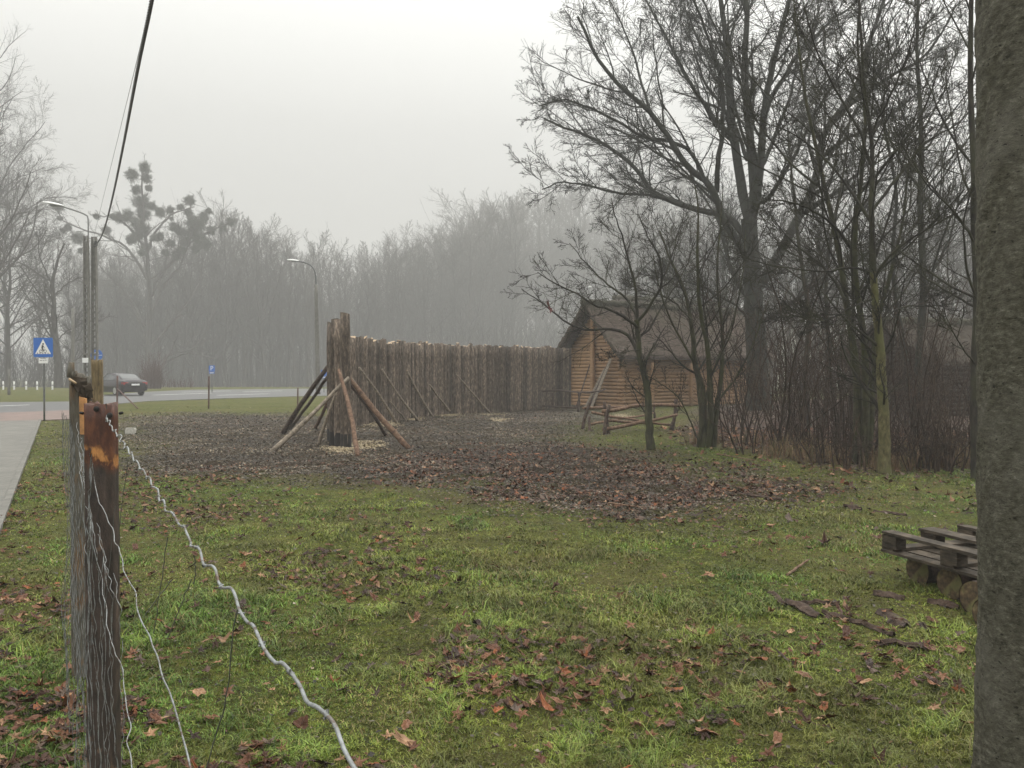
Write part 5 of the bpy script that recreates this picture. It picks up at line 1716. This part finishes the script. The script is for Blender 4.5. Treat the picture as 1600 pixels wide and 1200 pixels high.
def lamp_head(T, p, ang_, L=.85, w_=.26):
    """head centred at p (local), pointing along x (sign)"""
    mb = MB(); K = 9; q = np.linspace(0, 1, K)
    prof = np.array([.35, .7, .9, 1, 1, .97, .9, .7, .3])
    th = np.linspace(0, 2 * PI, 14, endpoint=False)
    V = np.array([[p[0] - L / 2 + L * a, p[1] + w_ / 2 * pr * math.cos(t), p[2] + .09 * pr * max(-.25, math.sin(t)) + ang_ * (a - .5) * L] for a, pr in zip(q, prof) for t in th])
    i, j = np.meshgrid(np.arange(K - 1), np.arange(14), indexing='ij')
    Q = np.stack([i * 14 + j, i * 14 + (j + 1) % 14, (i + 1) * 14 + (j + 1) % 14, (i + 1) * 14 + j], -1).reshape(-1, 4)
    mb.add(V, Q); h = lpart(mb, 'lamp_head', M['lamp_white'], T, True)
    mb = MB(); box(mb, (p[0] + .1 * L, p[1], p[2] - .05 + ang_ * .1 * L), (L * .45, w_ * .8, .06)); lpart(mb, 'lamp_glass', M['lamp_grey'], h)
    return h


# concrete ladder pole with lamp, left
b = G(140, 629.5); D = b[1]
T = thing('concrete_lamp_pole', 'twin legged concrete ladder pole with a lamp arm, carrying the black cable', 'lamp post', b)
top = W(140, 370, D)[2]
for px0, nm in ((136.5, 'front_pole'), (143.5, 'rear_pole')):
    x0 = (px0 - 140) / F * D
    yy = 0.0 if px0 < 140 else .35
    mb = MB()
    for s in (-1, 1):
        q = np.linspace(0, 1, 2)
        for k in range(1):
            xb, xt = s * .12, s * .085
            c = np.array([x0 + (xb + xt) / 2, yy, top / 2]); sh = np.array([[1, 0, (xt - xb) / top], [0, 1, 0], [0, 0, 1]])
            box(mb, c, (.065, .17, top + .1), sh)
    for k in range(26):
        z_ = .3 + k * (top - .4) / 26; box(mb, (x0, yy, z_), (.21 - .06 * z_ / top, .10, .11 if z_ < top * .72 else .36))
    lpart(mb, nm, M['concrete'], T)
mb = MB(); box(mb, ((136 - 140) / F * D, -.14, W(0, 563, D)[2]), (.3, .02, .24)); lpart(mb, 'number_plate', M['sign_white'], T)
mb = MB(); a = [W(138, 372, D) - b, W(137.5, 342, D) - b, W(134, 336, D) - b, W(120, 330, D) - b, W(98, 323, D) - b]
P = resample(np.array(a), 24); tubes(mb, P, np.full(24, .035), 8); lpart(mb, 'lamp_arm', M['metal_grey'], T, True)
lamp_head(T, W(84, 319, D) - b, -.18, 1.05, .32)
mb = MB(); box(mb, (W(150, 380, D) - b), (.12, .12, .2)); tubes(mb, np.array([W(147, 386, D) - b, W(152, 383, D) - b]), np.array([.03, .03]), 6, cap=True); lpart(mb, 'cable_clamp', M['black'], T)

# second lamp post
D = 57.; b = W(497, 611, D); b[2] = 0
T = thing('street_lamp', 'slim street lamp with a curved arm rising left of the tall palisade logs', 'lamp post', b)
mid = W(494, 445, D)[2]
mb = MB(); zz = np.linspace(-.1, mid, 12); tubes(mb, np.stack([np.linspace(0, -.12, 12), 0 * zz, zz], 1), np.linspace(.17, .12, 12), 8, cap=True); lpart(mb, 'pole', M['concrete'], T, True)
mb = MB(); a = np.array([W(494, 447, D), W(492.5, 428, D), W(488, 417, D), W(478, 411, D), W(462, 407.5, D)]) - b
P = resample(a, 24); tubes(mb, P, np.full(24, .05), 8); lpart(mb, 'lamp_arm', M['lamp_grey'], T, True)
lamp_head(T, W(458, 407, D) - b, -.1, .8, .3)
# far lamp over the hut
D = 75.; b = W(930, 600, D); b[2] = 0
T = thing('street_lamp', 'distant street lamp whose pale head shows above the hut ridge', 'lamp post', b)
mb = MB(); zz = np.linspace(-.1, W(0, 455, D)[2], 8); tubes(mb, np.stack([0 * zz, 0 * zz, zz], 1), np.linspace(.08, .05, 8), 7, cap=True)
P = resample(np.array([W(930, 455, D), W(929, 451, D), W(924, 449, D)]) - b, 8); tubes(mb, P, np.full(8, .03), 6); lpart(mb, 'pole', M['concrete'], T, True)
lamp_head(T, W(921, 449, D) - b, 0, .55, .4)
# plain far poles
for px, yt, yb, r, lb in ((114, 482, 612, .14, 'plain grey pole in the fog just left of the concrete lamp pole'), (14, 577, 617, .10, 'short dark pole at the far left verge')):
    b = G(px, yb); tp = W(px, yt, b[1]); q = np.linspace(0, 1, 5)[:, None]
    b[2] = -.1; mb = MB(); tubes(mb, b * (1 - q) + tp * q, np.linspace(r, r * .8, 5), 8, cap=True); tag(mb.build('utility_pole', M['concrete'], loc=b), lb, 'pole')

# bollards
names = ['leftmost', 'second from left', 'third from left', 'fourth from left', 'rightmost']
for k, px in enumerate((5, 22, 41, 58, 82)):
    b = G(px, 609); T = thing('bollard', f'{names[k]} of the five small white bollards on the far left verge', 'bollard', b, 'white bollards on the far verge')
    mb = MB(); zz = np.array([-.05, .3, .66, .72, .74]); tubes(mb, np.stack([0 * zz, 0 * zz, zz], 1), np.array([.07, .07, .07, .05, .005]), 10); lpart(mb, 'post', M['sign_white'], T, True)
    mb = MB(); zz = np.array([.36, .44]); tubes(mb, np.stack([0 * zz, 0 * zz, zz], 1), np.array([.074, .074]), 10); lpart(mb, 'band', M['lamp_grey'], T, True)

# overhead cables
def cable(pts, r, label, twist=False, mat='cable'):
    P = resample(np.array(pts), 260)
    mb = MB()
    if twist:
        T_ = np.gradient(P, axis=0); T_ /= np.linalg.norm(T_, axis=1, keepdims=True)
        P = resample(P, 2200); T_ = np.gradient(P, axis=0); T_ /= np.linalg.norm(T_, axis=1, keepdims=True)
        U = np.cross(T_, [0, 0, 1]); U /= np.linalg.norm(U, axis=1, keepdims=True); V_ = np.cross(T_, U)
        s = np.r_[0, np.cumsum(np.linalg.norm(np.diff(P, axis=0), axis=1))]
        for k in range(3):
            a = s / .34 * 2 * PI + k * 2 * PI / 3
            tubes(mb, P + (U * np.cos(a)[:, None] + V_ * np.sin(a)[:, None]) * r * .95, np.full(len(P), r), 6)
    else:
        tubes(mb, P, np.full(len(P), r), 6)
    tag(mb.build('overhead_cable', M[mat], loc=P[0]), label, 'cable')


cable([W(150, 383, 41.9), W(157, 372, 38), W(165, 351, 34), W(177, 303, 26.5), (W(193, 225, 20)), W(215, 108, 14.2), W(237, 0, 11.2), W(262, -150, 8.6), W(330, -600, 5.2), np.array([0.2, -4, 7.4]), np.array([8, -16, 9.])], .016, 'thick black twisted overhead cable sweeping down to the concrete pole', True)
cable([W(138, 405, 41.8), W(166, 290, 30), W(193, 180, 21), W(215, 90, 15), W(236, 0, 11.5), W(260, -110, 9), W(330, -480, 5.4), np.array([0.2, -4, 7.0]), np.array([8, -16, 8.8])], .0055, 'thin grey overhead wire running straight beside the thick cable', False, 'wire_dull')

# ------------------------------------------------------------------ car
def car():
    b = G(183, 625.5); b[1] = 55; b[0] = (186 - 800) / F * 55; b[2] = .012
    yaw = math.radians(180 - 40)      # heading left and away
    T = thing('parked_car', 'dark saloon car seen from behind on the road past the fence posts', 'car', b); T.rotation_euler = (0, 0, yaw)
    # stations along x (front +), (x, sill z, belt z, belt half width, roof z, roof half width)
    st_ = [(-2.32, .42, .78, .62, .80, .55), (-2.24, .30, .92, .80, .96, .66), (-2.0, .25, .98, .86, 1.03, .68), (-1.62, .22, .99, .89, 1.08, .66), (-1.1, .2, .99, .90, 1.36, .60), (-.7, .2, .98, .91, 1.43, .60), (-.1, .2, .97, .91, 1.46, .61), (.45, .2, .96, .91, 1.42, .60), (.85, .2, .95, .90, 1.2, .62), (1.2, .2, .93, .89, .98, .66), (1.6, .22, .86, .87, .91, .68), (2.0, .24, .78, .82, .83, .62), (2.24, .28, .68, .70, .72, .52), (2.32, .36, .58, .55, .6, .42)]
    ring_ = []
    for x, zs, zb, wb, zr, wr in st_:
        half = [(0, zs), (wb * .8, zs), (wb * .99, zs + .08), (wb * 1.02, (zs + zb) / 2), (wb, zb - .05), (wb * .95, zb), ((wb * .95 + wr) / 2, (zb + zr) / 2), (wr, zr - .03), (wr * .8, zr), (0, zr + .02)]
        full = [(y, z) for y, z in half] + [(-y, z) for y, z in half[-2:0:-1]]
        ring_.append([(x, y, z) for y, z in full])
    A = np.array(ring_); n, m = A.shape[:2]
    i, j = np.meshgrid(np.arange(n - 1), np.arange(m), indexing='ij')
    Q = np.stack([i * m + j, (i + 1) * m + j, (i + 1) * m + (j + 1) % m, i * m + (j + 1) % m], -1).reshape(-1, 4)
    mb = MB(); V = np.concatenate([A.reshape(-1, 3), [A[0].mean(0)], [A[-1].mean(0)]])
    Tt = [(j_, (j_ + 1) % m, n * m) for j_ in range(m)] + [((n - 1) * m + (j_ + 1) % m, (n - 1) * m + j_, n * m + 1) for j_ in range(m)]
    mb.add(V, Q, Tt); lpart(mb, 'body', M['car_paint'], T, True)

    def gl(pts, name, off):
        mb = MB(); mb.add(np.array(pts) + np.array(off), [(0, 1, 2, 3)]); return lpart(mb, name, M['car_glass'], T)
    def ed(k, up_, s):
        x, zs, zb, wb, zr, wr = st_[k]
        return (x, s * (wr if up_ else wb * .95), zr - .05 if up_ else zb + .03)
    for s in (-1, 1):
        gl([ed(4, 0, s), ed(6, 0, s), ed(6, 1, s), (st_[4][0] + .1, s * .6, 1.31)], 'side_window', (0, s * .012, 0))
        gl([(st_[6][0] + .05, *ed(6, 0, s)[1:]), ed(8, 0, s), (st_[7][0] + .05, s * .61, 1.36), (st_[6][0] + .05, *ed(6, 1, s)[1:])], 'side_window', (0, s * .012, 0))
    gl([(-1.66, -.58, 1.085), (-1.66, .58, 1.085), (-1.1, .54, 1.37), (-1.1, -.54, 1.37)], 'rear_window', (-.012, 0, .015))
    gl([(1.22, -.6, 1.0), (1.22, .6, 1.0), (.5, .54, 1.42), (.5, -.54, 1.42)], 'windscreen', (.012, 0, .015))
    for s in (-1, 1):
        mb = MB(); box(mb, (-2.25, s * .62, .8), (.1, .32, .14)); box(mb, (-2.12, s * .8, .82), (.22, .06, .12)); lpart(mb, 'tail_light', M['tail_light'], T)
        mb = MB(); box(mb, (2.2, s * .6, .62), (.12, .3, .12)); lpart(mb, 'headlight', M['chrome'], T)
        mb = MB(); box(mb, (.75, s * .98, 1.0), (.14, .16, .11)); lpart(mb, 'wing_mirror', M['car_paint'], T)
        for x in (-1.38, 1.4):
            mb = MB(); P = np.array([[x, s * .92, .32], [x, s * .90, .32], [x, s * .72, .32], [x, s * .70, .32]]); tubes(mb, P, np.array([.27, .32, .32, .27]), 24, cap=True); wh = lpart(mb, 'wheel', M['rubber'], T, True)
            mb = MB(); tubes(mb, np.array([[x, s * .925, .32], [x, s * .93, .32]]), np.array([.21, .19]), 20, cap=True); lpart(mb, 'rim', M['alloy'], wh)
    mb = MB(); box(mb, (-2.325, 0, .72), (.02, .52, .11)); lpart(mb, 'number_plate', M['sign_white'], T)
    mb = MB(); box(mb, (-2.28, 0, .86), (.03, 1.1, .03)); lpart(mb, 'trim', M['chrome'], T)
    mb = MB(); box(mb, (-2.3, 0, .42), (.12, 1.5, .2)); lpart(mb, 'bumper', M['car_paint'], T)


car()

# ------------------------------------------------------------------ logs and pallet at right
RD = np.array([.31, -.95, 0]); RD /= np.linalg.norm(RD)      # direction of pallet runners (towards the viewer)
LD = np.array([.95, .31, 0])                                 # direction of the logs
logs = [((1434, 886), 6.15, .112, 'dark log under the far end of the pallet'), ((1484, 902), 5.75, .115, 'mossy log second under the pallet, greenish cut end'), ((1523, 922), 5.35, .118, 'pale cut log third in the row under the pallet'), ((1542, 962), 5.02, .105, 'nearest dark log half hidden by the foreground trunk')]
for (px, py), d, r, lb in logs:
    c = W(px, py, d); c[2] = r
    K = 10; q = np.linspace(0, 1.9, K)[:, None]
    T = thing('log', lb, 'log', c, 'logs under the pallet')
    P = c + LD * q + rng.normal(0, .004, (K, 3)); mb = MB(); tubes(mb, P, r * (1 + rng.normal(0, .02, K)), 18); child(mb, 'bark', M['pole_dark'], T)
    mb = MB()
    n = 18; th = np.arange(n) * 2 * PI / n
    U = np.array([0, 0, 1.]); Vd = np.cross(LD, U)
    rad_ = np.array([0, .35, .7, .97])
    V = np.array([c - LD * .003 + (U * math.cos(t) + Vd * math.sin(t)) * r * k * (1 + .02 * math.sin(3 * t)) for k in rad_ for t in th])
    i, j = np.meshgrid(np.arange(3), np.arange(n), indexing='ij'); Q = np.stack([i * n + j, (i + 1) * n + j, (i + 1) * n + (j + 1) % n, i * n + (j + 1) % n], -1).reshape(-1, 4)
    mb.add(V, Q)
    tm = NT('log_end'); f = tm.noise(tm.coord(), 30, 5); wv = tm.n('ShaderNodeTexNoise'); c_ = tm.ramp(f, [(.3, (.025, .018, .01)), (.55, (.10, .066, .033)), (.75, (.2, .15, .08))])
    g2 = tm.noise(tm.coord(), 8, 3); c_ = tm.mix(tm.ramp(g2, [(.5, (0, 0, 0)), (.62, (.7, .7, .7))]), c_, (.13, .13, .045))
    tm.l(c_, tm.b.inputs['Base Color']); tm.b.inputs['Roughness'].default_value = .85
    child(mb, 'cut_end', tm.m, T, False)

cor = W(1383, 833, 6.28)
cor = W(1381, 831, 6.25)
PZ = 0.232
T = thing('pallet', 'weathered upturned wooden pallet lying across the row of logs', 'pallet', (cor[0], cor[1], PZ))
A = np.array([cor[0], cor[1], 0])
ang_r = math.atan2(RD[1], RD[0])
for k, lat in enumerate((.03, .40, .76)):
    mb = MB(); box(mb, A + RD * .6 + LD * lat + [0, 0, PZ + .148], (1.2, .10 if k != 1 else .14, .022), rz(ang_r), .0015); child(mb, 'runner', M['pallet'], T, False)
    for al in (.05, .6, 1.14):
        mb = MB(); box(mb, A + RD * (al + .02) + LD * lat + [0, 0, PZ + .088], (.14, .095, .093), rz(ang_r), .0015); child(mb, 'block', M['pallet'], T, False)
for al in (.05, .6, 1.14):
    mb = MB(); box(mb, A + RD * al + LD * .4 + [0, 0, PZ + .031], (.11, .82, .02), rz(ang_r), .0015); child(mb, 'stringer_board', M['pallet'], T, False)
for k in range(6):
    mb = MB(); box(mb, A + RD * .6 + LD * (.03 + .148 * k) + [0, 0, PZ + .009], (1.2, .11 + .015 * (k % 2), .02), rz(ang_r), .0015); child(mb, 'deck_board', M['pallet'], T, False)

# bark strips, sticks, block
def strip(px0, py0, px1, py1, w_, label, arch=.02, name='bark_strip'):
    a, b = G(px0, py0), G(px1, py1)
    K = 16; q = np.linspace(0, 1, K); d = b - a; n_ = np.array([-d[1], d[0], 0]) / np.linalg.norm(d)
    c = a + d * q[:, None] + n_ * (np.sin(q * 5) * .02)[:, None]
    wv = w_ * (.45 + .55 * np.sin(q * PI) ** .5) * rng.uniform(.7, 1.2, K)
    J = np.linspace(-1, 1, 6); bn = np.convolve(rng.normal(0, .008, K + 2), [.3, .4, .3], 'valid')
    top = np.array([[c[i] + n_ * wv[i] / 2 * j + np.array([0, 0, .02 + arch * (1 - j * j) + bn[i] + .4 * bn[(i + 3) % K] * j]) for j in J] for i in range(K)])
    bot = top - [0, 0, .008]
    NV = K * 6
    i, j = np.meshgrid(np.arange(K - 1), np.arange(5), indexing='ij'); Q = np.stack([i * 6 + j, (i + 1) * 6 + j, (i + 1) * 6 + j + 1, i * 6 + j + 1], -1).reshape(-1, 4)
    e = [(k * 6, (k + 1) * 6, (k + 1) * 6 + NV, k * 6 + NV) for k in range(K - 1)] + [(k * 6 + 5, k * 6 + 5 + NV, (k + 1) * 6 + 5 + NV, (k + 1) * 6 + 5) for k in range(K - 1)]
    mb = MB(); mb.add(np.concatenate([top.reshape(-1, 3), bot.reshape(-1, 3)]), np.concatenate([Q, Q[:, ::-1] + NV, np.array(e)]))
    tag(mb.build(name, M['bark_strip'], loc=a), label, 'bark')


strip(1194, 928, 1232, 950, .05, 'dark curled bark strip lying farthest left on the grass')
strip(1228, 944, 1285, 968, .10, 'broad brown bark slab just right of the curled bark strip')
strip(1250, 948, 1310, 948, .03, 'narrow bark strip behind the broad bark slab')
strip(1285, 962, 1330, 972, .05, 'short dark bark piece between the broad slab and the bark heap')
strip(1328, 975, 1400, 998, .06, 'reddish bark strip nearest the viewer in front of the logs')
strip(1375, 962, 1420, 985, .16, 'wide crumpled reddish bark heap before the logs', .03)
strip(1365, 932, 1415, 940, .09, 'grey flat bark flake near the first log', .03)
strip(1375, 1010, 1450, 1012, .05, 'faint grey bark strip lowest on the grass before the logs')
strip(1168, 776, 1222, 783, .07, 'dark bark slab at the right tip of the muddy strip')
strip(1040, 768, 1100, 776, .04, 'long thin bark sliver on the muddy strip')
strip(1318, 795, 1348, 800, .07, 'dark bark lump on the grass right of the muddy strip', .04)
strip(1365, 802, 1418, 808, .05, 'thin dark bark strip on the grass above the pallet')
strip(1450, 945, 1500, 955, .10, 'grey bark piece beneath the mossy log', .03)
b = G(204, 678); mb = MB(); box(mb, (b[0], b[1], .06), (.24, .2, .12), rz(.3), .01); box(mb, (b[0], b[1], .135), (.2, .16, .03), rz(.3), .006)
tag(mb.build('stone_block', M['stone'], smooth=False, loc=b), 'small pale concrete block lying on the mud behind the near fence post', 'block')
for k, (p0, p1, lb) in enumerate([((900, 700), (960, 706), 'thin fallen stick left of the small tree foot'), ((1120, 712), (1180, 722), 'thin fallen stick at the wood edge'), ((1230, 905), (1262, 880), 'short pale twig above the bark strips'), ((950, 790), (1010, 797), 'pale stick at the front of the muddy strip')]):
    a, c = G(*p0), G(*p1); a[2] = c[2] = .03
    pole('fallen_stick', a, c, .012, .008, M['pole_wood'], lb, 'stick', 'fallen sticks on the field', wob=.004)
